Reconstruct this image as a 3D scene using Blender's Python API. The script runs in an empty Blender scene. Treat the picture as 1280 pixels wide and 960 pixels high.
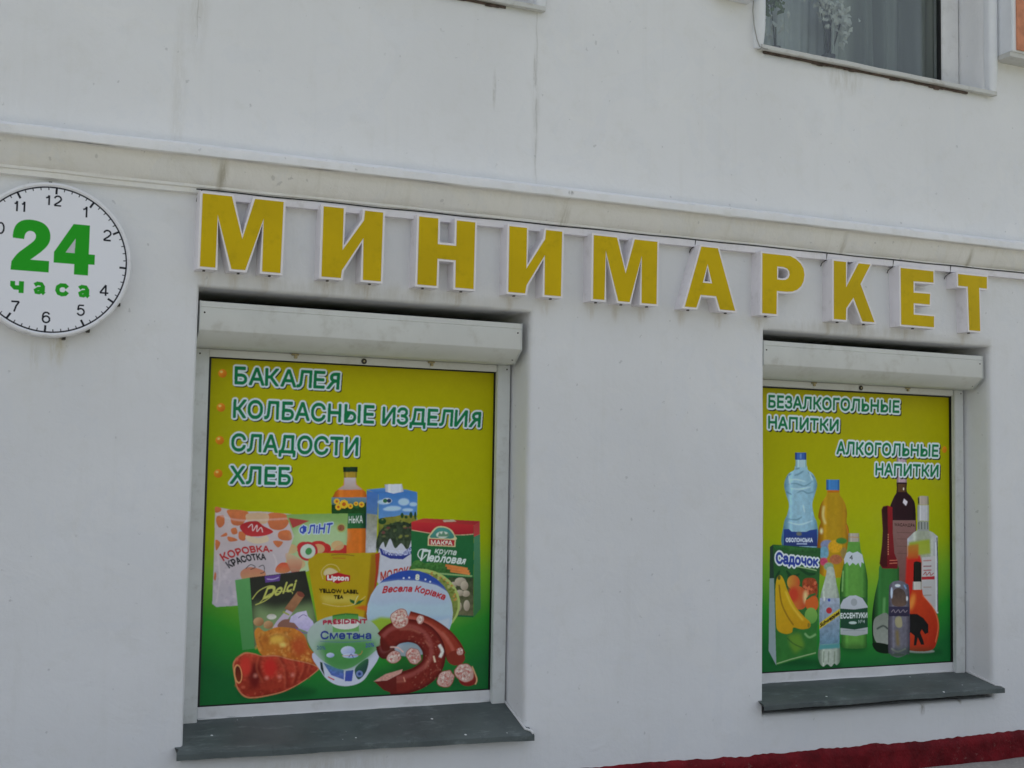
import bpy, bmesh, math, random
import numpy as np
from mathutils import Vector, Matrix, noise as mnoise
from mathutils.geometry import tessellate_polygon

sc = bpy.context.scene
C = sc.collection
R = math.radians

# ------------------------------------------------------------------ camera
cam = bpy.data.cameras.new('camera')
cam.sensor_width = 36.0
cam.lens = 45.0145
cam.clip_start = 0.05
cam.clip_end = 600
camo = bpy.data.objects.new('camera', cam)
C.objects.link(camo)
rx = Vector((0.90703429, -0.42070924, 0.01710375))
up = Vector((-0.04526285, -0.05703846, 0.99734542))
fw = Vector((0.41861687, 0.90540066, 0.07077833))
mw = Matrix.Identity(4)
for i in range(3):
    mw[i][0], mw[i][1], mw[i][2] = rx[i], up[i], -fw[i]
mw[0][3], mw[1][3], mw[2][3] = -0.17087, -5.2, 1.47695
camo.matrix_world = mw
sc.camera = camo

# ------------------------------------------------------------------ light
SUN_EL, SUN_ROT = R(64), R(-20)
world = bpy.data.worlds.new('World')
sc.world = world
world.use_nodes = True
wn = world.node_tree
bg = wn.nodes['Background']
sky = wn.nodes.new('ShaderNodeTexSky')
sky.sky_type = 'NISHITA'
sky.sun_disc = False
sky.sun_elevation = SUN_EL
sky.sun_rotation = SUN_ROT
sky.air_density = 1.0
sky.dust_density = 3.5
sky.ozone_density = 0.6
# thin high cloud: the sky's blue is paled towards grey
hsv = wn.nodes.new('ShaderNodeHueSaturation')
hsv.inputs['Saturation'].default_value = 0.46
wn.links.new(sky.outputs[0], hsv.inputs['Color'])
wn.links.new(hsv.outputs[0], bg.inputs[0])
bg.inputs[1].default_value = 0.15
sl = bpy.data.lights.new('sun', 'SUN')
sl.energy = 5.0
sl.angle = R(0.5)
sl.color = (1.0, 0.95, 0.87)
slo = bpy.data.objects.new('sun', sl)
C.objects.link(slo)
sdir = Vector((math.sin(SUN_ROT) * math.cos(SUN_EL), math.cos(SUN_ROT) * math.cos(SUN_EL), math.sin(SUN_EL)))
slo.rotation_euler = sdir.to_track_quat('Z', 'Y').to_euler()
slo.location = (0, 30, 60)
sc.view_settings.view_transform = 'Standard'
sc.view_settings.look = 'None'
sc.view_settings.exposure = 0.76
sc.view_settings.gamma = 1.0

# ------------------------------------------------------------------ helpers
rnd = random.Random(7)

def lin(c):
    return tuple((x / 255 / 12.92) if x / 255 <= 0.04045 else ((x / 255 + 0.055) / 1.055) ** 2.4 for x in c)

class MB:
    def __init__(s):
        s.v = []; s.f = []
    def quad(s, a, b, c, d):
        i = len(s.v); s.v += [a, b, c, d]; s.f.append((i, i + 1, i + 2, i + 3))
    def box(s, x0, x1, y0, y1, z0, z1):
        i = len(s.v)
        s.v += [(x0, y0, z0), (x1, y0, z0), (x1, y1, z0), (x0, y1, z0), (x0, y0, z1), (x1, y0, z1), (x1, y1, z1), (x0, y1, z1)]
        for f in ((0, 3, 2, 1), (4, 5, 6, 7), (0, 1, 5, 4), (1, 2, 6, 5), (2, 3, 7, 6), (3, 0, 4, 7)):
            s.f.append(tuple(i + k for k in f))
        return s
    def sweep(s, prof, x0, x1, n=1, zf=None, closed=True):
        """prof: (y,z) outline swept along x"""
        i = len(s.v); m = len(prof)
        for k in range(n + 1):
            x = x0 + (x1 - x0) * k / n
            dz = zf(x) if zf else 0
            s.v += [(x, y, z + dz) for y, z in prof]
        for k in range(n):
            for j in range(m if closed else m - 1):
                a = i + k * m + j; b = i + k * m + (j + 1) % m
                s.f.append((a, b, b + m, a + m))
        if closed:
            s.f.append(tuple(i + j for j in range(m))[::-1])
            s.f.append(tuple(i + n * m + j for j in range(m)))
        return s
    def tube(s, pts, r, n=8, r1=None):
        i = len(s.v); m = len(pts)
        for k, p in enumerate(pts):
            p = Vector(p)
            t = (Vector(pts[min(k + 1, m - 1)]) - Vector(pts[max(k - 1, 0)])).normalized()
            a = t.orthogonal().normalized() if k == 0 else (a - t * a.dot(t)).normalized()
            b = t.cross(a)
            rr = r if r1 is None else r + (r1 - r) * k / (m - 1)
            for j in range(n):
                an = 2 * math.pi * j / n
                s.v.append(tuple(p + a * rr * math.cos(an) + b * rr * math.sin(an)))
        for k in range(m - 1):
            for j in range(n):
                a_ = i + k * n + j; b_ = i + k * n + (j + 1) % n
                s.f.append((a_, b_, b_ + n, a_ + n))
        s.f.append(tuple(i + j for j in range(n))[::-1])
        s.f.append(tuple(i + (m - 1) * n + j for j in range(n)))
        return s
    def disc(s, cx, cz, prof, n=96):
        """solid of revolution about the Y axis through (cx,cz); prof: (r,y)"""
        i = len(s.v); m = len(prof)
        for k in range(n):
            a = 2 * math.pi * k / n
            s.v += [(cx + r * math.cos(a), y, cz + r * math.sin(a)) for r, y in prof]
        for k in range(n):
            for j in range(m - 1):
                a = i + k * m + j; b = i + ((k + 1) % n) * m + j
                s.f.append((a, a + 1, b + 1, b))
        return s
    def build(s, name, mat, parent=None, smooth=False, bevel=0, kind=None):
        me = bpy.data.meshes.new(name)
        me.from_pydata([tuple(v) for v in s.v], [], s.f)
        bm = bmesh.new(); bm.from_mesh(me)
        bmesh.ops.recalc_face_normals(bm, faces=bm.faces)
        if bevel:
            bmesh.ops.remove_doubles(bm, verts=bm.verts, dist=1e-5)
            bmesh.ops.bevel(bm, geom=[e for e in bm.edges if len(e.link_faces) == 2 and e.calc_face_angle(0) > 0.5], offset=bevel, segments=2, affect='EDGES', clamp_overlap=True)
        bm.to_mesh(me); bm.free()
        if smooth:
            me.polygons.foreach_set('use_smooth', [True] * len(me.polygons))
            if smooth != 'all':
                me.set_sharp_from_angle(angle=R(smooth if smooth > 1 else 35))
        me.materials.append(mat)
        o = bpy.data.objects.new(name, me)
        C.objects.link(o)
        if parent: o.parent = parent
        if kind: o['kind'] = kind
        return o

def tag(o, label, cat, group=None):
    o['label'] = label; o['category'] = cat
    if group: o['group'] = group
    return o

def empty(name, loc, label=None, cat=None, group=None):
    o = bpy.data.objects.new(name, None); C.objects.link(o)
    o.location = loc
    o.empty_display_size = 0.1
    if label: tag(o, label, cat, group)
    return o

def keep(parent, obs):
    """children built in world coordinates, parent empty elsewhere"""
    for o in obs:
        o.parent = parent
        o.location = Vector(o.location) - parent.location

# ------------------------------------------------------------------ materials
def new_mat(name):
    m = bpy.data.materials.new(name); m.use_nodes = True
    return m, m.node_tree, m.node_tree.nodes['Principled BSDF']

def N(t, kind, **kw):
    n = t.nodes.new(kind)
    for k, v in kw.items():
        if isinstance(k, str) and hasattr(n, k): setattr(n, k, v)
    return n

def plug(t, a, b):
    if hasattr(a, 'links'): t.links.new(a, b)
    else: b.default_value = a

def mth(t, op, a, b=0.0, clamp=False):
    n = t.nodes.new('ShaderNodeMath'); n.operation = op; n.use_clamp = clamp
    plug(t, a, n.inputs[0]); plug(t, b, n.inputs[1]); return n.outputs[0]

def mixc(t, fac, a, b):
    n = t.nodes.new('ShaderNodeMix'); n.data_type = 'RGBA'
    plug(t, fac, n.inputs[0])
    for v, s in ((a, n.inputs[6]), (b, n.inputs[7])):
        if hasattr(v, 'links'): t.links.new(v, s)
        else: s.default_value = (*v[:3], 1)
    return n.outputs[2]

def noise(t, scale, detail=4, rough=0.55, stretch=None, vec=None, dist=0.0):
    n = t.nodes.new('ShaderNodeTexNoise')
    n.inputs['Scale'].default_value = scale; n.inputs['Detail'].default_value = detail
    n.inputs['Roughness'].default_value = rough; n.inputs['Distortion'].default_value = dist
    if vec is None:
        tc = t.nodes.new('ShaderNodeTexCoord'); vec = tc.outputs['Object']
    if stretch:
        mp = t.nodes.new('ShaderNodeMapping'); mp.inputs['Scale'].default_value = stretch
        t.links.new(vec, mp.inputs[0]); vec = mp.outputs[0]
    t.links.new(vec, n.inputs['Vector'])
    return n.outputs['Fac']

def ramp(t, fac, a, b, lo=0.0, hi=1.0):
    n = t.nodes.new('ShaderNodeMapRange'); n.interpolation_type = 'SMOOTHSTEP'
    plug(t, fac, n.inputs[0])
    n.inputs[1].default_value = a; n.inputs[2].default_value = b
    n.inputs[3].default_value = lo; n.inputs[4].default_value = hi
    return n.outputs[0]

def bump(t, bs, h, strength, dist=0.01, prev=None):
    n = t.nodes.new('ShaderNodeBump')
    n.inputs['Strength'].default_value = strength; n.inputs['Distance'].default_value = dist
    t.links.new(h, n.inputs['Height'])
    if prev is not None: t.links.new(prev, n.inputs['Normal'])
    t.links.new(n.outputs[0], bs.inputs['Normal'])
    return n.outputs[0]

def simple(name, col, rough=0.5, metal=0.0, spec=0.5, var=0.0, vscale=8, dirt=None, dscale=20, damt=0.3, bmp=0.0, bscale=60, coat=0):
    m, t, bs = new_mat(name)
    c = col
    if var:
        c = mixc(t, ramp(t, noise(t, vscale), 0.3, 0.7), tuple(x * (1 - var) for x in col), tuple(min(1, x * (1 + var)) for x in col))
    if dirt:
        c = mixc(t, ramp(t, noise(t, dscale, 6, 0.65), 0.5, 0.75, 0, damt), c, dirt)
    if c is col: bs.inputs['Base Color'].default_value = (*col, 1)
    else: t.links.new(c, bs.inputs['Base Color'])
    bs.inputs['Roughness'].default_value = rough
    bs.inputs['Metallic'].default_value = metal
    bs.inputs['Specular IOR Level'].default_value = spec
    if coat: bs.inputs['Coat Weight'].default_value = coat
    if bmp: bump(t, bs, noise(t, bscale, 5, 0.6), bmp, 0.004)
    return m

def spot(t, px, pz, x, z, w, h, nz, amt):
    """soft patch of dirt centred at (x,z), half sizes w,h, broken up by noise nz"""
    dx = mth(t, 'DIVIDE', mth(t, 'SUBTRACT', px, x), w)
    dz = mth(t, 'DIVIDE', mth(t, 'SUBTRACT', pz, z), h)
    d = mth(t, 'SQRT', mth(t, 'ADD', mth(t, 'MULTIPLY', dx, dx), mth(t, 'MULTIPLY', dz, dz)))
    m = ramp(t, d, 1.0, 0.15)
    return mth(t, 'MULTIPLY', mth(t, 'MULTIPLY', m, ramp(t, nz, 0.35, 0.62)), amt)

def wall_material(name, base, spots, cracks=(), wear=0.28, streak=0.16):
    m, t, bs = new_mat(name)
    tc = N(t, 'ShaderNodeTexCoord'); sp = N(t, 'ShaderNodeSeparateXYZ')
    t.links.new(tc.outputs['Object'], sp.inputs[0])
    px, py, pz = sp.outputs
    big = noise(t, 0.9, 4, 0.5)
    c = mixc(t, ramp(t, big, 0.3, 0.7), tuple(x * 0.95 for x in base), tuple(min(1, x * 1.02) for x in base))
    mid = noise(t, 7, 6, 0.7, dist=0.4)
    c = mixc(t, ramp(t, mid, 0.50, 0.72, 0, wear), c, (base[0] * 0.88, base[1] * 0.87, base[2] * 0.82))
    st = noise(t, 1.0, 5, 0.65, stretch=(16, 1, 0.9))
    c = mixc(t, ramp(t, st, 0.52, 0.78, 0, streak), c, (base[0] * 0.80, base[1] * 0.79, base[2] * 0.73))
    n1 = noise(t, 1.0, 6, 0.75, stretch=(30, 1, 5))
    for (x, z, w, h, a, col) in spots:
        c = mixc(t, spot(t, px, pz, x, z, w, h, n1, a), c, col)
    fine = noise(t, 42, 8, 0.7)
    pit = noise(t, 26, 3, 0.5)
    c = mixc(t, ramp(t, pit, 0.69, 0.74, 0, 0.45), c, tuple(x * 0.55 for x in base))
    pat = noise(t, 2.2, 5, 0.6, dist=1.5)
    c = mixc(t, ramp(t, pat, 0.55, 0.58, 0, 0.16), c, (0.69, 0.715, 0.76))
    pat2 = noise(t, 1.3, 6, 0.65, dist=2.2)
    c = mixc(t, ramp(t, pat2, 0.60, 0.62, 0, 0.13), c, (0.82, 0.81, 0.78))
    wob = noise(t, 3.5, 3, 0.6)
    for (x, z0, z1, w, a) in cracks:
        xx = mth(t, 'ADD', px, mth(t, 'MULTIPLY', mth(t, 'SUBTRACT', wob, 0.5), 0.05))
        d = mth(t, 'ABSOLUTE', mth(t, 'SUBTRACT', xx, x))
        k = mth(t, 'MULTIPLY', ramp(t, d, w, w * 0.3), mth(t, 'MULTIPLY', ramp(t, pz, z0, z0 + 0.08), ramp(t, pz, z1, z1 - 0.08)))
        c = mixc(t, mth(t, 'MULTIPLY', mth(t, 'MULTIPLY', k, ramp(t, n1, 0.3, 0.6)), a), c, (0.25, 0.24, 0.21))
    t.links.new(c, bs.inputs['Base Color'])
    bs.inputs['Roughness'].default_value = 0.75
    bs.inputs['Specular IOR Level'].default_value = 0.3
    b1 = bump(t, bs, noise(t, 5, 5, 0.6, dist=.8), 0.5, 0.010)
    bump(t, bs, fine, 0.42, 0.004, b1)
    return m

DIRT = (0.42, 0.39, 0.31)
mat_wall = wall_material('white_plaster', (0.77, 0.775, 0.785), [
    (0.79, 3.55, 0.07, 0.55, 0.32, DIRT), (0.72, 3.0, 0.05, 0.5, 0.2, DIRT),
    (2.12, 3.22, 0.012, 0.12, 0.6, (0.3, 0.28, 0.24)), (2.33, 3.15, 0.03, 0.45, 0.25, (0.36, 0.35, 0.32)),
    (2.32, 3.3, 0.010, 0.14, 0.7, (0.28, 0.27, 0.23)), (0.07, 3.35, 0.02, 0.03, 0.5, (0.3, 0.3, 0.3)),
    (4.1, 3.55, 0.2, 0.12, 0.35, DIRT), (0.30, 1.93, 0.05, 0.10, 0.7, (0.55, 0.50, 0.36)), (0.22, 1.90, 0.03, 0.08, 0.5, (0.5, 0.46, 0.34)),
    (4.6, 0.31, 0.025, 0.05, 1.0, (0.2, 0.17, 0.12)), (4.86, 0.34, 0.02, 0.03, 0.9, (0.2, 0.18, 0.14)),
    (1.4, 0.25, 0.5, 0.08, 0.4, (0.5, 0.46, 0.36)), (0.86, 2.24, .03, .06, .45, (0.52, 0.46, 0.36)), (0.97, 2.24, .03, .06, .45, (0.52, 0.46, 0.36)), (1.10, 2.24, .03, .06, .45, (0.52, 0.46, 0.36)), (1.36, 2.24, .03, .06, .45, (0.52, 0.46, 0.36)), (1.54, 2.24, .03, .06, .45, (0.52, 0.46, 0.36)), (1.79, 2.24, .03, .06, .45, (0.52, 0.46, 0.36)), (1.96, 2.24, .03, .06, .45, (0.52, 0.46, 0.36)), (2.21, 2.24, .03, .06, .45, (0.52, 0.46, 0.36)), (2.39, 2.24, .03, .06, .45, (0.52, 0.46, 0.36)), (2.63, 2.24, .03, .06, .45, (0.52, 0.46, 0.36)), (2.76, 2.24, .03, .06, .45, (0.52, 0.46, 0.36)), (2.90, 2.24, .03, .06, .45, (0.52, 0.46, 0.36)), (3.12, 2.24, .03, .06, .45, (0.52, 0.46, 0.36)), (3.33, 2.24, .03, .06, .45, (0.52, 0.46, 0.36)), (3.57, 2.24, .03, .06, .45, (0.52, 0.46, 0.36)), (4.00, 2.24, .03, .06, .45, (0.52, 0.46, 0.36)), (4.20, 2.24, .03, .06, .45, (0.52, 0.46, 0.36)), (4.50, 2.24, .03, .06, .45, (0.52, 0.46, 0.36)), (4.90, 2.24, .03, .06, .45, (0.52, 0.46, 0.36)), (1.6, 2.25, 0.8, 0.06, 0.25, DIRT), (4.2, 2.25, 0.7, 0.06, 0.25, DIRT),
    (1.7, 1.2, 0.02, 0.02, 0.2, DIRT)],
    cracks=[(2.335, 2.78, 4.2, 0.006, 0.28), (0.79, 3.2, 3.6, 0.003, 0.3)])
mat_cornice = wall_material('cream_cornice_paint', (0.80, 0.785, 0.745), [
    (0.90, 2.66, 0.03, 0.10, 0.9, DIRT), (2.46, 2.66, 0.035, 0.10, 0.6, DIRT), (4.05, 2.66, 0.03, 0.10, 0.6, DIRT),
    (4.9, 2.66, 0.03, 0.10, 0.7, DIRT), (2.46, 2.74, 0.02, 0.012, 1.0, (0.1, 0.1, 0.1))], wear=0.4, streak=0.45)
mat_fascia = wall_material('white_ledge_paint', (0.80, 0.80, 0.80), [(2.46, 2.755, 0.02, 0.014, 1.0, (0.08, 0.08, 0.08))], wear=0.4)
mat_casing = simple('white_letter_casing', (0.80, 0.77, 0.80), 0.35, var=0.03, dirt=(0.45, 0.42, 0.4), dscale=14, damt=0.35)
mat_trim = simple('white_letter_trim', (0.83, 0.79, 0.80), 0.4)
mat_yellow = simple('yellow_acrylic', lin((203, 173, 0)), 0.38, spec=0.18, var=0.07, vscale=3, dirt=lin((150, 128, 0)), dscale=16, damt=0.3, bmp=0.05, bscale=9)
mat_shutter = simple('painted_shutter_metal', (0.66, 0.67, 0.645), 0.42, var=0.04, vscale=4, dirt=(0.42, 0.40, 0.34), dscale=9, damt=0.45, bmp=0.25, bscale=5)
mat_rail = simple('painted_guide_rail', (0.64, 0.66, 0.65), 0.4, var=0.05, vscale=6, dirt=(0.4, 0.39, 0.35), dscale=18, damt=0.4)
mat_frame = simple('white_window_frame_plastic', (0.72, 0.72, 0.73), 0.38, var=0.04, dirt=(0.42, 0.41, 0.38), dscale=11, damt=0.35)
mat_black = simple('black_rubber', (0.012, 0.013, 0.013), 0.6)
mat_lock = simple('dark_lock_metal', (0.05, 0.045, 0.04), 0.35, 0.6)
mat_tab = simple('rusty_tab', (0.42, 0.36, 0.2), 0.6, var=0.3, vscale=80)
mat_caulk = simple('white_caulk', (0.72, 0.72, 0.72), 0.8, bmp=0.6, bscale=50)
mat_clockcase = simple('white_clock_casing', (0.80, 0.80, 0.82), 0.35, dirt=(0.4, 0.36, 0.3), dscale=18, damt=0.35)
mat_upsill = simple('pale_metal_sill', (0.55, 0.55, 0.52), 0.5, dirt=(0.3, 0.26, 0.2), dscale=15, damt=0.6)
mat_rust = simple('crumbled_mortar', (0.085, 0.06, 0.05), 0.9, var=0.4, vscale=30, bmp=0.6)
mat_orange = simple('orange_brick_paint', (0.55, 0.22, 0.12), 0.8, var=0.15, vscale=20, bmp=0.4)
mat_baywhite = simple('white_bay_paint', (0.74, 0.76, 0.79), 0.7, var=0.03, bmp=0.2)
mat_wire = simple('grey_wire', (0.33, 0.33, 0.32), 0.5)

def sill_material():
    m, t, bs = new_mat('dark_green_sill_paint')
    c = mixc(t, ramp(t, noise(t, 4, 5, 0.6), 0.3, 0.7), (0.062, 0.078, 0.078), (0.10, 0.122, 0.118))
    sc_ = noise(t, 1.0, 6, 0.7, stretch=(7, 22, 22))
    c = mixc(t, ramp(t, sc_, 0.53, 0.72, 0, 0.6), c, (0.20, 0.235, 0.235))
    c = mixc(t, ramp(t, noise(t, 9, 8, 0.75, dist=1.2), 0.56, 0.66, 0, 0.35), c, (0.035, 0.045, 0.045))
    c = mixc(t, ramp(t, noise(t, 34, 6, 0.7, dist=.6), 0.66, 0.74, 0, 0.45), c, (0.4, 0.43, 0.42))
    v = N(t, 'ShaderNodeTexVoronoi'); v.inputs['Scale'].default_value = 13
    tc = N(t, 'ShaderNodeTexCoord'); t.links.new(tc.outputs['Object'], v.inputs['Vector'])
    gate = ramp(t, noise(t, 5.5, 2, 0.5), 0.50, 0.53)
    drop = mth(t, 'MULTIPLY', ramp(t, v.outputs['Distance'], 0.085, 0.06), gate)
    c = mixc(t, drop, c, (0.75, 0.76, 0.76))
    t.links.new(c, bs.inputs['Base Color'])
    bs.inputs['Roughness'].default_value = 0.55
    bump(t, bs, noise(t, 12, 5, 0.6), 0.4, 0.006)
    return m
mat_sill = sill_material()

def plinth_material():
    m, t, bs = new_mat('dark_red_plinth_paint')
    c = mixc(t, ramp(t, noise(t, 6, 6, 0.65), 0.3, 0.7), (0.10, 0.005, 0.008), (0.21, 0.010, 0.016))
    c = mixc(t, ramp(t, noise(t, 22, 8, 0.75), 0.60, 0.68, 0, 0.5), c, (0.30, 0.14, 0.12))
    t.links.new(c, bs.inputs['Base Color'])
    bs.inputs['Specular IOR Level'].default_value = 0.12
    bs.inputs['Roughness'].default_value = 0.6
    b = bump(t, bs, noise(t, 14, 5, 0.6), 0.8, 0.02)
    bump(t, bs, noise(t, 60, 5, 0.6), 0.4, 0.004, b)
    return m
mat_plinth = plinth_material()

def glass_material(name, tint=(0.9, 0.95, 0.94)):
    m, t, bs = new_mat(name)
    bs.inputs['Base Color'].default_value = (*tint, 1)
    bs.inputs['Transmission Weight'].default_value = 1.0
    bs.inputs['Roughness'].default_value = 0.0
    bs.inputs['IOR'].default_value = 1.5
    return m
mat_glass = glass_material('window_glass')

# ------------------------------------------------------------------ the print painter
NZ = np.random.RandomState(5)

def vnoise(h, w, cell):
    gh, gw = int(h / cell) + 3, int(w / cell) + 3
    g = NZ.rand(gh, gw).astype(np.float32)
    yy = np.arange(h) / cell; xx = np.arange(w) / cell
    yi = yy.astype(int); xi = xx.astype(int)
    fy = (yy - yi)[:, None]; fx = (xx - xi)[None, :]
    fy = fy * fy * (3 - 2 * fy); fx = fx * fx * (3 - 2 * fx)
    a = g[yi][:, xi]; b = g[yi][:, xi + 1]; c = g[yi + 1][:, xi]; d = g[yi + 1][:, xi + 1]
    return (a * (1 - fx) + b * fx) * (1 - fy) + (c * (1 - fx) + d * fx) * fy

def blur1(m, r):
    r = int(max(1, r))
    for ax in (0, 1):
        for _ in range(2):
            p = np.pad(m, [(r + 1, r) if a == ax else (0, 0) for a in (0, 1)], mode='edge')
            cs = np.cumsum(p, axis=ax, dtype=np.float64)
            n = m.shape[ax]
            if ax == 0: m = (cs[2 * r + 1:2 * r + 1 + n] - cs[:n]) / (2 * r + 1)
            else: m = (cs[:, 2 * r + 1:2 * r + 1 + n] - cs[:, :n]) / (2 * r + 1)
    return m.astype(np.float32)

def dilate(m, r):
    out = m.copy(); h, w = m.shape; R_ = int(math.ceil(r))
    for dy in range(-R_, R_ + 1):
        dxm = int(math.sqrt(max(0, r * r - dy * dy)))
        y0, y1 = max(0, dy), min(h, h + dy)
        row = np.zeros_like(m)
        row[y0:y1] = m[y0 - dy:y1 - dy]
        ext = row.copy()
        # horizontal running maximum by doubling
        s = 1; acc = row; reach = 0
        while reach < dxm:
            st = min(s, dxm - reach)
            a2 = acc.copy()
            a2[:, st:] = np.maximum(a2[:, st:], acc[:, :-st])
            a2[:, :-st] = np.maximum(a2[:, :-st], acc[:, st:])
            acc = a2; reach += st; s = max(1, reach)
        out = np.maximum(out, acc)
    return out

def homography(src, dst):
    A = []; B = []
    for (x, y), (u, v) in zip(src, dst):
        A.append([x, y, 1, 0, 0, 0, -u * x, -u * y]); B.append(u)
        A.append([0, 0, 0, x, y, 1, -v * x, -v * y]); B.append(v)
    h = np.linalg.solve(np.array(A, float), np.array(B, float))
    return np.append(h, 1).reshape(3, 3)

def catmull(P, closed, k=8):
    P = [np.array(p, float) for p in P]; n = len(P); out = []
    for i in range(n if closed else n - 1):
        p0 = P[(i - 1) % n] if closed or i > 0 else P[i]
        p1 = P[i]; p2 = P[(i + 1) % n]
        p3 = P[(i + 2) % n] if closed or i < n - 2 else P[min(i + 1, n - 1)]
        for j in range(k):
            t = j / k
            out.append(0.5 * ((2 * p1) + (-p0 + p2) * t + (2 * p0 - 5 * p1 + 4 * p2 - p3) * t * t + (-p0 + 3 * p1 - 3 * p2 + p3) * t ** 3))
    if not closed: out.append(P[-1])
    return [tuple(p) for p in out]

_glyph = {}
def glyph_tris(s):
    if s in _glyph: return _glyph[s]
    cu = bpy.data.curves.new('lettering', 'FONT'); cu.body = s; cu.resolution_u = 4
    ob = bpy.data.objects.new('lettering', cu); C.objects.link(ob)
    dg = bpy.context.evaluated_depsgraph_get()
    me = ob.evaluated_get(dg).to_mesh()
    me.calc_loop_triangles()
    V = np.array([(v.co.x, v.co.y) for v in me.vertices])
    T = np.array([tuple(t.vertices) for t in me.loop_triangles])
    ob.evaluated_get(dg).to_mesh_clear()
    bpy.data.objects.remove(ob); bpy.data.curves.remove(cu)
    _glyph[s] = (V, T)
    return _glyph[s]

_SUB = {'Я': ('R', 1.0, True), 'я': ('R', .72, True), 'н': ('H', .72, False)}
def word_tris(s):
    """like glyph_tris; words with Я, я or н are set letter by letter from clean outlines"""
    if not any(ch in _SUB for ch in s): return glyph_tris(s)
    Vs, Ts, x, n = [], [], 0.0, 0
    for ch in s:
        g, k, mir = _SUB.get(ch, (ch, 1.0, False))
        V, T = glyph_tris(g); V = V * k
        if mir: V[:, 0] = -V[:, 0]
        V[:, 0] += x - V[:, 0].min()
        wide = ch in 'АТат'
        Vs.append(V); Ts.append(T + n); n += len(V); x = V[:, 0].max() + (.05 if wide else .105)
    return np.vstack(Vs), np.vstack(Ts)

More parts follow.
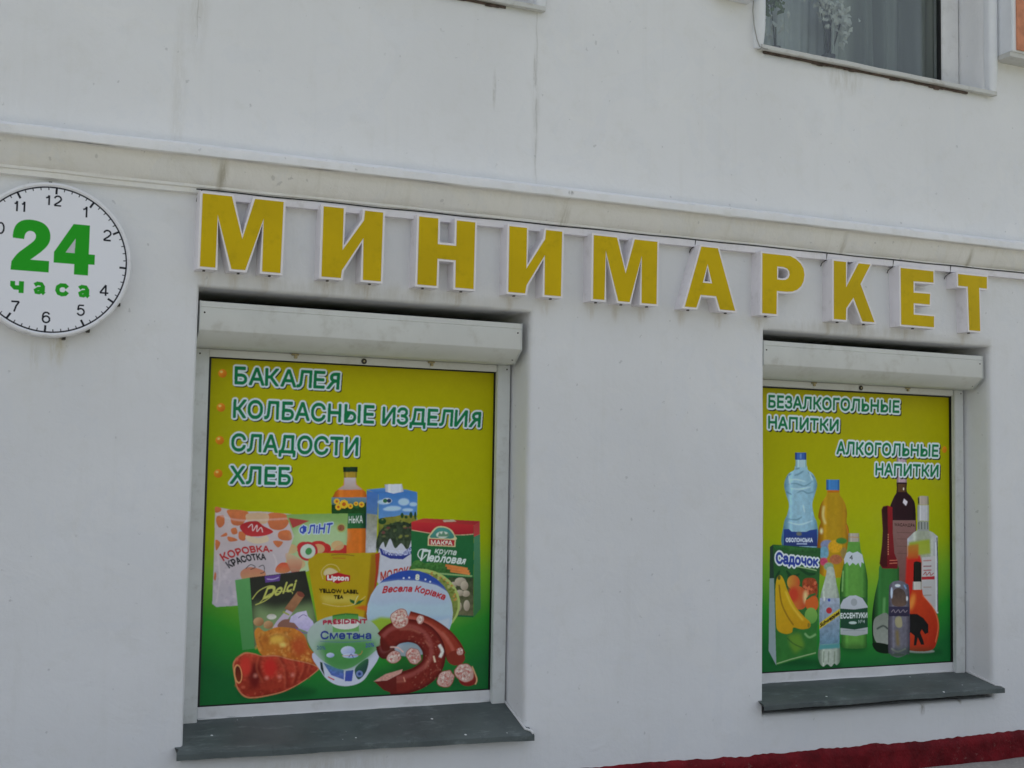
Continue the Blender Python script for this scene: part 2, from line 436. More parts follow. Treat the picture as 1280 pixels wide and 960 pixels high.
class Paint:
    def __init__(s, W, H, src, gain, flat=False):
        s.W, s.H = W, H; s.gain = gain
        s.Hm = homography(src, [(0, 0), (W, 0), (W, H), (0, H)])
        s.img = np.zeros((H, W, 3), np.float32)
        # canvas px per source px, near the middle
        m = np.mean(np.array(src, float), 0)
        a, b = s.map([(m[0], m[1]), (m[0] + 1, m[1])])
        s.k = float(np.hypot(*(b - a)))
    def col(s, c): return np.array(lin(c), np.float32) * s.gain
    def map(s, pts):
        P = np.array([(x, y, 1) for x, y in pts], float) @ s.Hm.T
        return P[:, :2] / P[:, 2:]
    def window(s, P, pad=0):
        x0 = int(max(0, math.floor(P[:, 0].min()) - pad)); x1 = int(min(s.W, math.ceil(P[:, 0].max()) + 1 + pad))
        y0 = int(max(0, math.floor(P[:, 1].min()) - pad)); y1 = int(min(s.H, math.ceil(P[:, 1].max()) + 1 + pad))
        return x0, x1, y0, y1
    def polymask(s, P, win):
        x0, x1, y0, y1 = win
        if x1 <= x0 or y1 <= y0: return None
        Y, X = np.mgrid[y0:y1, x0:x1] + 0.5
        ins = np.zeros(X.shape, bool); n = len(P)
        for i in range(n):
            ax, ay = P[i]; bx, by = P[(i + 1) % n]
            if ay == by: continue
            r0 = max(0, int(math.ceil(min(ay, by) - y0 - 0.5))); r1 = min(y1 - y0, int(math.ceil(max(ay, by) - y0 - 0.5)))
            if r1 <= r0: continue
            ys = Y[r0:r1, :1]
            xi = ax + (ys - ay) * (bx - ax) / (by - ay)
            ins[r0:r1] ^= X[r0:r1] < xi
        return ins.astype(np.float32)
    def blend(s, mask, win, c, c2=None, mode='v', alpha=1.0, nz=0, cell=14):
        x0, x1, y0, y1 = win; h, w = mask.shape
        A = s.col(c)[None, None, :]
        if c2 is not None:
            B = s.col(c2)[None, None, :]
            v = np.linspace(0, 1, h)[:, None]; u = np.linspace(0, 1, w)[None, :]
            if mode == 'v': g = v + 0 * u
            elif mode == 'h': g = u + 0 * v
            elif mode == 'tube': g = np.abs(u * 2 - 1) ** 2.2 * 1.25 + 0 * v
            elif mode == 'd': g = (u + v) / 2
            elif mode == 'r': g = np.clip(np.hypot(u * 2 - 1.1 + .3, v * 2 - 1 + .3) / 1.3, 0, 1)
            col = np.maximum(A * (1 - g[..., None]) + B * g[..., None], 0.002)
            if mode == 'tube' and w > 24: col = col * (1 + .45 * np.exp(-((u - .24) / .055) ** 2) + .2 * np.exp(-((u - .80) / .05) ** 2))[..., None]
        else: col = A + np.zeros((h, w, 1), np.float32)
        if nz:
            n = (vnoise(h, w, cell) + 0.5 * vnoise(h, w, max(2, cell / 3))) / 1.5
            col = col * (1 + nz * (n[..., None] * 2 - 1))
        m = (mask * alpha)[..., None]
        s.img[y0:y1, x0:x1] = s.img[y0:y1, x0:x1] * (1 - m) + col * m
    def poly(s, pts, c, c2=None, mode='v', soft=0, smooth=False, alpha=1.0, nz=0, cell=14, clip=None):
        if smooth: pts = catmull(pts, True, 6)
        P = s.map(pts); sp = int(soft * s.k) if soft else 0
        win = s.window(P, 2 * sp); m = s.polymask(P, win)
        if m is None: return
        if sp: m = blur1(m, max(1, sp // 2))
        if clip is not None:
            m = m * s.polymask(s.map(clip), win)
        s.blend(m, win, c, c2, mode, alpha, nz, cell)
    def ell(s, cx, cy, rx_, ry_, c, c2=None, rot=0, **kw):
        a = math.radians(rot); pts = []
        for i in range(28):
            t = 2 * math.pi * i / 28; x = rx_ * math.cos(t); y = ry_ * math.sin(t)
            pts.append((cx + x * math.cos(a) - y * math.sin(a), cy + x * math.sin(a) + y * math.cos(a)))
        s.poly(pts, c, c2, **kw)
    def stroke(s, pts, w, c, c2=None, smooth=True, taper=False, **kw):
        if smooth: pts = catmull(pts, False, 6)
        L = []; Rr = []; n = len(pts)
        for i in range(n):
            a = np.array(pts[max(0, i - 1)]); b = np.array(pts[min(n - 1, i + 1)])
            t = (b - a); t = t / (np.hypot(*t) + 1e-9); q = np.array([-t[1], t[0]])
            ww = w * (math.sin(math.pi * (i + .4) / (n - .2)) ** .5 if taper else 1) / 2
            L.append(tuple(np.array(pts[i]) + q * ww)); Rr.append(tuple(np.array(pts[i]) - q * ww))
        # quads one by one: self-overlap stays filled
        P = s.map(L + Rr[::-1]); soft = kw.pop('soft', 0); sp = int(soft * s.k) if soft else 0
        win = s.window(P, 2 * sp + 2)
        if win[1] <= win[0] or win[3] <= win[2]: return
        m = np.zeros((win[3] - win[2], win[1] - win[0]), np.float32)
        for i in range(n - 1):
            q = s.map([L[i], L[i + 1], Rr[i + 1], Rr[i]]); wi = s.window(q)
            mm = s.polymask(q, wi)
            if mm is None: continue
            sl_ = m[wi[2] - win[2]:wi[3] - win[2], wi[0] - win[0]:wi[1] - win[0]]
            np.maximum(sl_, mm, out=sl_)
        if sp: m = blur1(m, max(1, sp // 2))
        s.blend(m, win, c, c2, kw.get('mode', 'v'), kw.get('alpha', 1), kw.get('nz', 0), kw.get('cell', 14))
    def text(s, body, quad, c, bold=0, outline=None, shadow=None, arc=0, alpha=1, soft=0):
        """quad: TL,TR,BR,BL of the capital-height box in source coordinates; bold/outline widths in source px"""
        V, T = word_tris(body)
        cap = glyph_tris('Н')[0][:, 1].max()
        x0, x1 = V[:, 0].min(), V[:, 0].max()
        TL, TR, BR, BL = [np.array(q, float) for q in quad]
        S_ = (V[:, 0] - x0) / (x1 - x0); t_ = V[:, 1] / cap
        top = TL + (TR - TL) * S_[:, None]; bot = BL + (BR - BL) * S_[:, None]
        P = bot + (top - bot) * t_[:, None]
        P[:, 1] -= arc * 4 * S_ * (1 - S_)
        P = s.map([tuple(p) for p in P])
        pad = int(s.k * (bold + (outline[0] if outline else 0) + 3)) + 2
        win = s.window(P, pad); ox, _, oy, _ = win
        m = np.zeros((win[3] - win[2], win[1] - win[0]), np.float32)
        h, w = m.shape
        for tri in T:
            q = P[tri] - (ox, oy)
            a0 = max(0, int(q[:, 0].min())); a1 = min(w, int(q[:, 0].max()) + 2)
            b0 = max(0, int(q[:, 1].min())); b1 = min(h, int(q[:, 1].max()) + 2)
            if a1 <= a0 or b1 <= b0: continue
            Y, X = np.mgrid[b0:b1, a0:a1] + 0.5
            def ed(p, r): return (r[0] - p[0]) * (Y - p[1]) - (r[1] - p[1]) * (X - p[0])
            e1, e2, e3 = ed(q[0], q[1]), ed(q[1], q[2]), ed(q[2], q[0])
            inside = ((e1 >= 0) & (e2 >= 0) & (e3 >= 0)) | ((e1 <= 0) & (e2 <= 0) & (e3 <= 0))
            m[b0:b1, a0:a1] = np.maximum(m[b0:b1, a0:a1], inside)
        if bold: m = dilate(m, bold * s.k)
        if outline:
            o_ = dilate(m, outline[0] * s.k)
            if shadow:
                d = int(shadow[0] * s.k); sh = np.zeros_like(o_); sh[d:, d:] = o_[:-d, :-d]
                s.blend(sh, win, shadow[1])
            s.blend(o_, win, outline[1])
        if soft: m = blur1(m, soft * s.k)
        s.blend(m, win, c, alpha=alpha)
    def image(s, name, blur=1, grain=0.0):
        im = s.img
        if grain:
            g = (vnoise(s.H, s.W, 30) + vnoise(s.H, s.W, 11) + .8 * vnoise(s.H, s.W, 4)) / 2.8 - .5
            im = im * (1 + grain * g[..., None])
        if blur: im = np.stack([blur1(im[..., i], blur) for i in range(3)], -1)
        im = np.clip(im, 0, 1)
        srgb = np.where(im <= 0.0031308, im * 12.92, 1.055 * np.power(np.maximum(im, 1e-6), 1 / 2.4) - 0.055)
        out = np.ones((s.H, s.W, 4), np.float32); out[..., :3] = srgb[::-1]
        bi = bpy.data.images.new(name, s.W, s.H)
        bi.colorspace_settings.name = 'sRGB'
        bi.pixels.foreach_set(out.ravel()); bi.update(); bi.pack()
        return bi

def print_material(name, img, rough=0.35, coat=0.0, bmp=0.03):
    m, t, bs = new_mat(name)
    ti = N(t, 'ShaderNodeTexImage'); ti.image = img; ti.extension = 'EXTEND'
    uv = N(t, 'ShaderNodeUVMap'); uv.uv_map = 'UVMap'
    t.links.new(uv.outputs[0], ti.inputs[0]); 
    c = mixc(t, ramp(t, noise(t, 3, 5, 0.6), 0.5, 0.8, 0, 0.05), ti.outputs[0], (0.3, 0.3, 0.27))
    t.links.new(c, bs.inputs['Base Color'])
    bs.inputs['Roughness'].default_value = rough
    bs.inputs['Specular IOR Level'].default_value = 0.10
    bs.inputs['Coat Weight'].default_value = coat
    if bmp: bump(t, bs, noise(t, 5, 3, 0.5), bmp, 0.02)
    return m

def add_uv(o, x0, x1, z0, z1):
    me = o.data; uv = me.uv_layers.new(name='UVMap')
    for l in me.loops:
        co = me.vertices[l.vertex_index].co
        uv.data[l.index].uv = ((co.x - x0) / (x1 - x0), (co.z - z0) / (z1 - z0))
def speck(p, outline, n, cols, s0=.4, s1=1.3, alpha=.5, smooth=True):
    pts = catmull(outline, True, 6) if smooth else outline
    xs = [q[0] for q in pts]; ys = [q[1] for q in pts]
    def inside(x, y):
        c = False
        for (ax, ay), (bx_, by_) in zip(pts, pts[1:] + pts[:1]):
            if (ay > y) != (by_ > y) and x < ax + (y - ay) * (bx_ - ax) / (by_ - ay): c = not c
        return c
    for _ in range(n):
        x, y = rnd.uniform(min(xs), max(xs)), rnd.uniform(min(ys), max(ys))
        if inside(x, y):
            r = rnd.uniform(s0, s1)
            p.ell(x, y, r * rnd.uniform(1, 2), r, rnd.choice(cols), rot=rnd.uniform(0, 180), alpha=alpha * rnd.uniform(.5, 1), soft=.5)

# ------------------------------------------------------------------ left poster artwork
def poster_text(p, items, hgt_bold=0.85, ow=2.1):
    for body, quad in items:
        p.text(body, quad, (14, 92, 54), bold=hgt_bold, outline=(ow, (165, 176, 184)), shadow=(1.3, (30, 32, 20)))

def ground_paint(p, corners, left_green=True):
    H, W = p.H, p.W
    v = np.linspace(0, 1, H)[:, None]; u = np.linspace(0, 1, W)[None, :]
    stops = [(0.0, (131, 124, 4)), (0.08, (138, 134, 3)), (0.40, (139, 141, 4)), (0.58, (130, 142, 8)), (0.72, (92, 135, 34)), (0.86, (36, 112, 36)), (1.0, (22, 84, 40))]
    vv = v + 0.10 * np.clip(np.abs(u - 0.52) * 2, 0, 1) ** 2.5 * np.clip((v - 0.3) * 3, 0, 1) 
    xs = [a for a, _ in stops]; cs = np.array([p.col(c) for _, c in stops])
    for i in range(3): p.img[..., i] = np.interp(vv, xs, cs[:, i])
    p.img *= 1 - 0.10 * (np.abs(u - .5) * 2)[..., None] ** 3
    p.img *= (1 + 0.05 * (vnoise(H, W, 160) - .5))[..., None]

P1 = Paint(1180, 1300, [(264, 448), (617, 464.4), (610.5, 862.5), (249, 877)], 2.15)
p = P1
ground_paint(p, None)
for x, y in ((278, 466.5), (276, 508.5), (274.5, 549), (272.5, 590)):
    p.ell(x, y, 5.3, 5.3, (190, 120, 30), (150, 78, 12), mode='d')
    p.ell(x - 1.4, y - 2, 1.8, 1.4, (215, 165, 90), soft=1)
poster_text(p, [('БАКАЛЕЯ', [(293.5, 458.5), (423, 464.5), (421.5, 485), (293, 479)]),
                ('КОЛБАСНЫЕ', [(292, 499), (466, 506), (465, 527.5), (291, 520.5)]), ('ИЗДЕЛИЯ', [(477, 507.5), (601, 512.5), (599.5, 532), (476, 527.5)]),
                ('СЛАДОСТИ', [(289.5, 541), (446, 546), (445, 568), (288.5, 561.5)]),
                ('ХЛЕБ', [(287.5, 581), (362, 583), (361, 604), (287, 602)])])
p.gain *= .87
# ---- bottle of oil
p.poly([(413, 640), (412.5, 622), (417, 613), (427, 605), (428.5, 596), (442, 596), (444, 604), (455, 613), (457.5, 621), (457, 700), (413, 700)], (188, 100, 34), (150, 78, 20), mode='tube', nz=.08)
p.poly([(420, 610.5), (428, 605), (428.5, 595), (442.5, 595), (443, 604), (451, 610.5)], (176, 165, 168), (150, 130, 120), soft=1)
p.poly([(427.5, 587), (444.5, 587), (444, 595.5), (428, 595.5)], (150, 122, 40), (110, 96, 30), mode='tube')
p.poly([(427, 582), (445, 582), (445, 588.3), (427, 588.3)], (26, 50, 30), (14, 30, 18), mode='tube')
p.poly([(412.5, 620), (456, 620), (456, 659), (412.5, 659)], (40, 92, 52), (20, 52, 32), mode='tube')
p.poly([(412.5, 620), (456, 620), (456, 629), (412.5, 629)], (92, 120, 140), (70, 100, 90))
p.poly([(412.5, 633), (430, 628), (444, 634), (456, 626), (456, 640), (412.5, 640)], (28, 62, 28), nz=.3, cell=10)
for x, y, r in ((419, 625, 3.4), (428, 628.5, 5), (421, 632, 3.6), (436, 631, 3), (450, 629, 3.2), (443, 628, 2.5)):
    for k in range(9):
        a = k * 0.7
        p.ell(x + math.cos(a) * r * .7, y + math.sin(a) * r * .7, r * .42, r * .42, (205, 160, 40))
    p.ell(x, y, r * .5, r * .5, (165, 85, 30))
p.text('НЬКА', [(434, 644), (451.5, 643), (451.5, 652), (434, 652)], (185, 190, 185), bold=.15)
p.stroke([(417, 662), (418, 684)], 2, (215, 150, 70), soft=1.5, smooth=False, alpha=.6)
# ---- milk carton
p.poly([(456.5, 611.5), (471, 615.5), (468, 692), (455, 690)], (60, 100, 160), (92, 112, 120), nz=.08)
p.poly([(456.5, 640), (470, 642), (468, 692), (455, 690)], (120, 122, 100), (160, 160, 165), nz=.3, cell=16)
p.poly([(456, 610.5), (478, 608.5), (506, 610.5), (520.5, 614), (471, 616)], (74, 122, 176), (52, 92, 150))
p.poly([(471, 615), (520, 614), (519.5, 660), (515, 725), (472, 725)], (58, 106, 166), (120, 158, 186), nz=.05)
for x, y, a, b in ((478, 626, 8, 3), (490, 634, 10, 3), (503, 626, 7, 4.5), (484, 635, 7, 2), (515, 629, 5, 2.5), (508, 636, 7, 2)):
    p.ell(x, y, a, b, (150, 176, 200), soft=1.5)
p.poly([(471, 647), (480, 645), (492, 644), (500, 642), (519.5, 643), (518, 680), (471, 680)], (118, 116, 46), (66, 84, 40), nz=.25, cell=20)
for x, y, a, b in ((501, 643, 2, 3.5), (512, 642.5, 2, 4), (517.5, 643, 1.4, 5), (506, 645, 2, 2), (476, 650, 5, 4), (484, 659, 7, 5), (500, 656, 8, 4), (513, 660, 5, 8)):
    p.ell(x, y, a, b, (34, 62, 36), nz=.3, cell=6)
p.poly([(472, 664), (490, 652), (508, 652), (517, 664), (517, 690), (472, 690)], (40, 52, 36), (56, 66, 50), nz=.6, cell=9, smooth=True)
for _ in range(30): p.ell(rnd.uniform(474, 517), rnd.uniform(648, 684), rnd.uniform(1, 3), rnd.uniform(.8, 2), rnd.choice([(90, 96, 60), (30, 44, 30), (120, 124, 60), (110, 60, 60), (70, 90, 50)]), soft=1, alpha=.7)
p.poly([(471, 690), (477, 676), (480, 683), (486, 672), (492, 684), (500, 678), (508, 686), (514, 670), (517, 676), (516, 728), (471, 728)], (168, 170, 178), nz=.04, smooth=True)
p.poly([(472, 683), (486, 690), (500, 691), (514, 681), (517, 688), (502, 698), (486, 697), (475, 692)], (44, 52, 118), smooth=False)
p.text('ПРОСТОКВАШИНО', [(476, 684.5), (515, 682.5), (517, 689), (478, 690.5)], (175, 180, 200), bold=.1, arc=-3.4)
p.ell(482, 624.5, 6.2, 3.6, (178, 186, 192)); p.ell(479.6, 624.5, 2.8, 2.6, (42, 90, 60)); p.ell(484.6, 624.5, 2.8, 2.6, (34, 48, 80))
p.text('МОЛОКО', [(474, 714), (516, 706), (516, 716), (474, 724)], (150, 50, 34), bold=.5)
p.poly([(479, 604), (500.5, 603.5), (503, 613), (490, 615.5), (480, 613)], (182, 186, 194), (150, 154, 166), mode='tube')
# ---- barley box
p.poly([(592, 655), (599.5, 651), (601, 761), (592, 772)], (68, 116, 88), (50, 96, 60))
p.poly([(592, 655), (599.5, 651), (599.5, 667), (592, 670.5)], (150, 52, 54), (165, 60, 60))
p.poly([(513, 651), (528, 646.6), (600, 650.5), (592, 655.5)], (168, 56, 48), (140, 38, 42), mode='h')
p.poly([(552, 649), (566, 648.5), (570, 651), (554, 651.5)], (165, 150, 130))
p.poly([(512.5, 651), (592, 655), (591.5, 772), (512.5, 768)], (34, 92, 50), (24, 80, 48), nz=.05)
p.poly([(512.5, 651), (592, 655), (591.5, 666.5), (575, 667.5), (550, 667), (530, 664), (513, 661)], (168, 42, 46), (142, 30, 40))
p.stroke([(513, 661.4), (530, 664.4), (550, 667.4), (575, 668), (591.5, 667)], .8, (190, 160, 130))
p.poly([(535.5, 673), (538, 664), (545, 657.5), (554, 657), (563, 661), (567.5, 668), (568, 674)], (176, 172, 130), smooth=True)
p.poly([(537.5, 672), (540, 664.5), (546, 659), (554, 658.6), (562, 662.5), (565.5, 672)], (62, 128, 120), (60, 110, 96), smooth=True)
p.ell(552, 667.5, 8, 4.2, (182, 186, 176), soft=1); p.poly([(546, 670), (548, 664), (551, 667), (553, 662), (556, 667), (560, 665), (561, 670)], (84, 120, 96), soft=1)
p.poly([(533.5, 671), (569, 673), (568.5, 683), (533.5, 681)], (182, 172, 130)); p.poly([(535, 672.3), (567.5, 674.2), (567.2, 681.7), (535, 680)], (150, 40, 44))
p.text('МАКFА', [(537.5, 674.3), (564.5, 675.3), (564.5, 680.6), (537.5, 679.4)], (200, 196, 184), bold=.25)
p.text('крупа', [(544, 683.6), (571, 686.6), (569, 693.2), (542, 690.4)], (178, 186, 180), bold=.2)
p.text('П', [(527, 686.5), (537, 687), (534, 700.4), (524, 699.6)], (184, 192, 188), bold=.5)
p.text('ерловая', [(537, 691.2), (583, 696), (580, 704.6), (534.5, 700.2)], (184, 192, 188), bold=.4)
p.stroke([(533, 686), (524, 686), (521, 693), (526, 698), (532, 692)], 1.2, (184, 192, 188))
p.poly([(514, 703), (522, 699), (530, 703), (545, 702), (560, 706), (560, 716), (514, 716)], (62, 108, 50), (44, 84, 40), nz=.5, cell=8, smooth=True)
for k, (a, b) in enumerate((((556, 706), (584, 711)), ((558, 709), (586, 714)), ((562, 713), (587, 717)))):
    p.stroke([a, b], 3.2, (176, 96, 46), (196, 128, 70), smooth=False, nz=.1)
p.stroke([(545, 716), (590, 720)], 2, (120, 150, 96), smooth=False)
p.poly([(560, 721), (591.5, 722), (591.5, 770), (560, 768)], (50, 60, 40), (88, 86, 60), nz=.4, cell=12)
for x, y, a, b in ((575, 727, 7.5, 5.5), (580, 732, 5, 6), (582, 742, 5, 4), (574, 741, 5, 4), (573, 758, 3.6, 6), (583, 757, 4, 7), (566, 731, 4, 4)):
    p.ell(x, y, a, b, (178, 168, 150), (120, 106, 88), mode='d')
p.ell(525, 752, 50, 42, (150, 164, 92), rot=10)
p.ell(525, 753, 47, 39, (112, 120, 60), (98, 112, 50), rot=10, nz=.3, cell=8)
for k in range(26):
    a = -1.35 + k * .052; p.ell(525 + 43 * math.cos(a) + rnd.uniform(-3, 3), 752 + 36 * math.sin(a) + rnd.uniform(-3, 3), 1.6, 1.3, rnd.choice([(160, 120, 60), (150, 150, 90), (90, 100, 40)]))
# ---- bag of sweets (red-brown spots)
bag = [(269, 631), (284, 634), (300, 637), (330, 637.5), (366, 641), (372, 700), (380, 740), (330, 752), (296, 753.5), (270, 755), (265, 751), (267, 700)]
p.poly(bag, (176, 160, 158), (158, 152, 160), nz=.05, cell=60)
for bl in ([(269, 631), (276, 633), (275, 637), (269, 638)], [(271, 643), (279, 642), (280, 652), (274, 657), (270, 650)], [(284, 635), (308, 637), (307, 646), (300, 654), (290, 653), (287, 645)],
           [(334, 640), (356, 641), (359, 652), (350, 660), (336, 657)], [(288, 659), (294, 657), (296, 664), (290, 665)], [(275, 668), (282, 663), (283, 667)], [(284, 668), (293, 670), (296, 673), (286, 674)],
           [(298, 662), (306, 664), (305, 673), (298, 671)], [(348, 662), (360, 661), (363, 672), (352, 673), (346, 669)], [(340, 674), (352, 675), (346, 682)], [(269, 672), (275, 676), (270, 685)], [(268, 712), (270, 714), (269, 722), (267, 720)]):
    p.poly(bl, (182, 104, 62), (166, 92, 60), smooth=True, nz=.1)
p.poly([(308, 640), (333, 640), (331, 652), (310, 650)], (178, 148, 118), smooth=True)
p.poly([(299, 655), (308, 650), (320, 649), (328, 655), (340, 662), (330, 667), (312, 668), (303, 663)], (148, 36, 40), (166, 50, 52), smooth=True)
p.stroke([(309, 657), (314, 653), (315, 661), (320, 654), (320, 662), (325, 657), (327, 663)], 1.1, (190, 170, 170))
p.poly([(307, 667), (322, 670), (332, 667), (334, 674), (320, 677), (308, 673)], (186, 168, 142), smooth=True)
p.text('КОРОВКА-', [(274, 690), (339, 681), (339, 688), (279, 698)], (156, 42, 42), bold=.55, arc=4.5)
p.text('КРАСОТКА', [(281, 700), (330, 690), (331, 697), (286, 707)], (34, 32, 34), bold=.55, arc=3.5)
p.poly([(300, 712), (312, 706), (330, 712), (326, 722), (304, 722)], (170, 88, 44), (176, 120, 60), smooth=True, alpha=.8)
p.stroke([(306, 708), (312, 703), (318, 706), (312, 709)], .9, (50, 45, 48)); p.stroke([(322, 706), (328, 704), (329, 712), (324, 714)], .9, (50, 45, 48))
p.stroke([(286, 730), (290, 745), (288, 753)], 3, (140, 134, 146), soft=2, alpha=.5)
speck(p, [(290, 726), (296, 722), (296, 750), (272, 750), (270, 700), (290, 702)], 60, [(140, 128, 140), (186, 176, 180)], 1, 3, .3)
for q in ([(270, 640), (300, 648), (360, 646)], [(272, 690), (274, 720), (270, 750)], [(340, 690), (344, 700), (342, 712)]): p.stroke(q, 1.4, (200, 190, 190), soft=1.5, alpha=.45)
# ---- fruit pack
fr = [(356, 641), (433, 640), (431, 692), (382, 712), (352, 712), (358, 690), (366, 668)]
p.poly(fr, (112, 146, 78), (160, 176, 138), nz=.05)
p.ell(398, 668, 34, 16, (160, 180, 140), soft=8, alpha=.6)
p.poly([(359, 645), (385, 649), (371, 655), (364, 658)], (150, 60, 56), smooth=False)
p.text('ФЛiНТ', [(373, 656), (414, 652), (412, 664), (373, 665)], (46, 66, 150), bold=.6, outline=(1.1, (168, 182, 190)))
p.ell(424.5, 658, 5.8, 5.6, (146, 150, 84)); p.ell(424.5, 658, 4.2, 4, (130, 80, 56), nz=.4, cell=6)
for x, y, a, b in ((378, 683, 9, 8), (396, 679, 10, 5), (404, 684, 8, 7), (426, 685, 10, 6), (416, 690, 8, 4)):
    p.ell(x, y, a, b, (176, 50, 46), (150, 34, 34), mode='d', clip=fr)
for x, y in ((396, 684), (362, 684), (372, 703), (364, 702), (420, 680)):
    p.ell(x, y, 8, 6, (188, 140, 92), (170, 150, 110), mode='d', alpha=.85, clip=fr)
p.ell(383, 687, 12.5, 12, (160, 44, 50)); p.ell(383, 687, 9.4, 9, (172, 180, 168)); p.ell(384, 687, 4, 4.6, (62, 122, 66), rot=30)
p.poly([(344, 706), (350, 701), (358, 702), (361, 711), (352, 714), (343, 712)], (182, 70, 50), (170, 110, 70), smooth=True, nz=.15)
p.poly([(355, 690), (368, 693), (376, 700), (372, 712), (362, 712)], (178, 150, 124), (158, 70, 56), smooth=True, alpha=.8)
# ---- tea packet
tea = [(383, 702), (384, 697), (396, 689), (430, 690), (470, 689), (473, 692), (471, 716), (464, 746), (458, 776), (395, 776), (390, 744)]
p.poly(tea, (152, 130, 20), (160, 132, 22), nz=.04, cell=50)
p.poly([(462, 691), (473, 691), (471, 716), (464, 746), (459, 774), (452, 774), (458, 740)], (136, 100, 18), (120, 76, 18), soft=2)
p.poly([(467, 691), (473, 689), (471, 715), (467, 742), (465, 742), (468, 712)], (146, 52, 32))
p.stroke([(412, 692), (425, 691), (441, 693)], 1.3, (110, 84, 30), alpha=.7); p.stroke([(414, 695.5), (430, 696)], 1, (150, 60, 30), alpha=.7)
p.stroke([(402, 722), (400, 712), (408, 704), (418, 705), (423, 712)], 1, (176, 160, 90), alpha=.9)
p.poly([(404, 711), (410, 708), (418, 711), (420, 716), (404, 717)], (178, 166, 128), smooth=True, soft=1)
p.poly([(405.5, 716.5), (412, 716), (420.5, 713.5), (429, 716), (436, 717.5), (435.5, 725), (428, 725), (420, 728), (412, 724.5), (405.5, 724)], (152, 30, 36))
p.text('Lipton', [(407.5, 717), (434, 718), (433.5, 723.6), (407.5, 722.6)], (205, 200, 196), bold=.45)
p.poly([(398, 742), (446, 742), (440, 752), (404, 752)], (176, 160, 70), soft=5, alpha=.8)
p.text('YELLOW LABEL', [(397, 733.5), (446, 736), (446, 740.3), (397.5, 738.5)], (38, 32, 10), bold=.35)
p.text('TEA', [(415.5, 742), (427.5, 742.3), (427, 746.6), (415.5, 746.3)], (38, 32, 10), bold=.35)
p.stroke([(401, 752), (420, 756), (440, 754), (455, 744)], .8, (186, 172, 110), alpha=.8)
p.poly([(435, 747), (441, 749), (442, 754), (436, 751)], (40, 80, 40)); p.poly([(441, 755), (446, 749.5), (454, 748), (448, 753)], (36, 84, 44)); p.stroke([(441, 754), (444, 746), (446, 743)], .8, (176, 186, 140))
p.poly([(440, 758), (452, 755), (462, 757), (458, 763)], (168, 84, 26), soft=2)
# ---- chocolate box
p.poly([(293, 722), (311, 719), (318, 807), (302, 809)], (82, 138, 80), (66, 122, 68))
box = [(311, 719), (380, 711), (394, 776), (392, 800), (317, 806)]
p.poly(box, (38, 38, 33), (44, 48, 36))
p.poly([(316, 752), (340, 760), (392, 752), (392, 800), (317, 806)], (112, 134, 88), (126, 150, 104), soft=10, alpha=.8, clip=box)
p.poly([(329.5, 717.5), (349, 715.5), (348, 723.5), (330.5, 725.5)], (88, 62, 122)); p.stroke([(332, 721), (340, 721.5), (347, 719)], 1.2, (160, 150, 180))
Y_ = (166, 166, 84)
p.text('Dolci', [(333, 731), (370, 721), (366, 735), (327, 746)], Y_, bold=.35)
p.stroke([(314, 746), (322, 736), (334, 730), (342, 731), (340, 740), (330, 748), (318, 753)], 1.1, Y_)
p.stroke([(322, 752), (332, 742), (345, 737), (362, 737), (364, 740)], .9, Y_)
p.poly([(339, 782), (344, 774), (358, 758), (365, 762), (356, 774), (348, 783)], (166, 152, 168), smooth=False)
p.poly([(354, 758), (370, 737), (379, 742), (364, 763)], (150, 104, 72), (128, 88, 62), nz=.15)
p.ell(374, 740.5, 5, 3, (112, 60, 48), rot=30); p.stroke([(352, 762), (360, 766)], 2, (140, 146, 60))
for x, y, a, b in ((322, 774, 6.5, 5.5), (334, 778, 6, 5), (338, 768, 6, 3.5)):
    p.ell(x, y, a, b, (180, 144, 104), (120, 74, 42), mode='d')
p.ell(338, 768, 6, 3.4, (178, 176, 166), nz=.2)
p.poly([(346, 781), (352, 772), (366, 773), (370, 784)], (120, 84, 72), smooth=True)
p.poly([(362, 768), (370, 763), (381, 761), (383, 768), (389, 774), (392, 782), (384, 788), (372, 783), (366, 776), (360, 775)], (180, 172, 196), (160, 150, 184), nz=.12, cell=8)
p.stroke([(371, 770), (377, 766), (382, 768)], .8, (90, 70, 120)); p.stroke([(368, 782), (376, 788), (384, 789)], 1.2, (100, 76, 140))
p.ell(345, 862, 50, 9, (14, 56, 28), soft=6, alpha=.6)
# ---- pastry, ham
p.poly([(318, 796), (317, 786), (322, 781), (330, 786), (345, 781), (366, 783), (378, 791), (384, 806), (394, 818), (394, 828), (378, 829), (350, 822), (330, 818), (322, 810)], (178, 116, 44), (150, 68, 30), mode='d', smooth=True, nz=.15, cell=26)
speck(p, [(318, 796), (322, 781), (345, 781), (366, 783), (384, 806), (394, 826), (350, 820), (322, 810)], 200, [(200, 150, 70), (130, 66, 28), (176, 100, 40), (206, 166, 90)], .6, 2, .4)
p.ell(344, 796, 10, 5, (196, 156, 66), soft=5); p.ell(331, 796, 5, 5, (150, 84, 34), soft=4); p.ell(352, 803, 4, 3, (206, 172, 90), soft=3); p.ell(372, 806, 11, 12, (158, 62, 34), soft=7, alpha=.8)
for q in ([(324, 786), (321, 796), (326, 808)], [(350, 786), (358, 796), (360, 812)], [(334, 792), (346, 789), (362, 795)]):
    p.stroke(q, 1.6, (190, 134, 66), soft=2, alpha=.55); p.stroke([(x + 2, y + 1) for x, y in q], 1.6, (120, 58, 26), soft=2, alpha=.5)
ham = [(290, 828), (293, 820), (304, 812), (316, 813), (326, 816), (344, 816), (362, 821), (384, 826), (397, 832), (393, 838), (378, 849), (362, 858), (346, 864), (318, 869), (304, 867), (295, 856), (292, 842)]
p.poly(ham, (172, 108, 74), smooth=True)
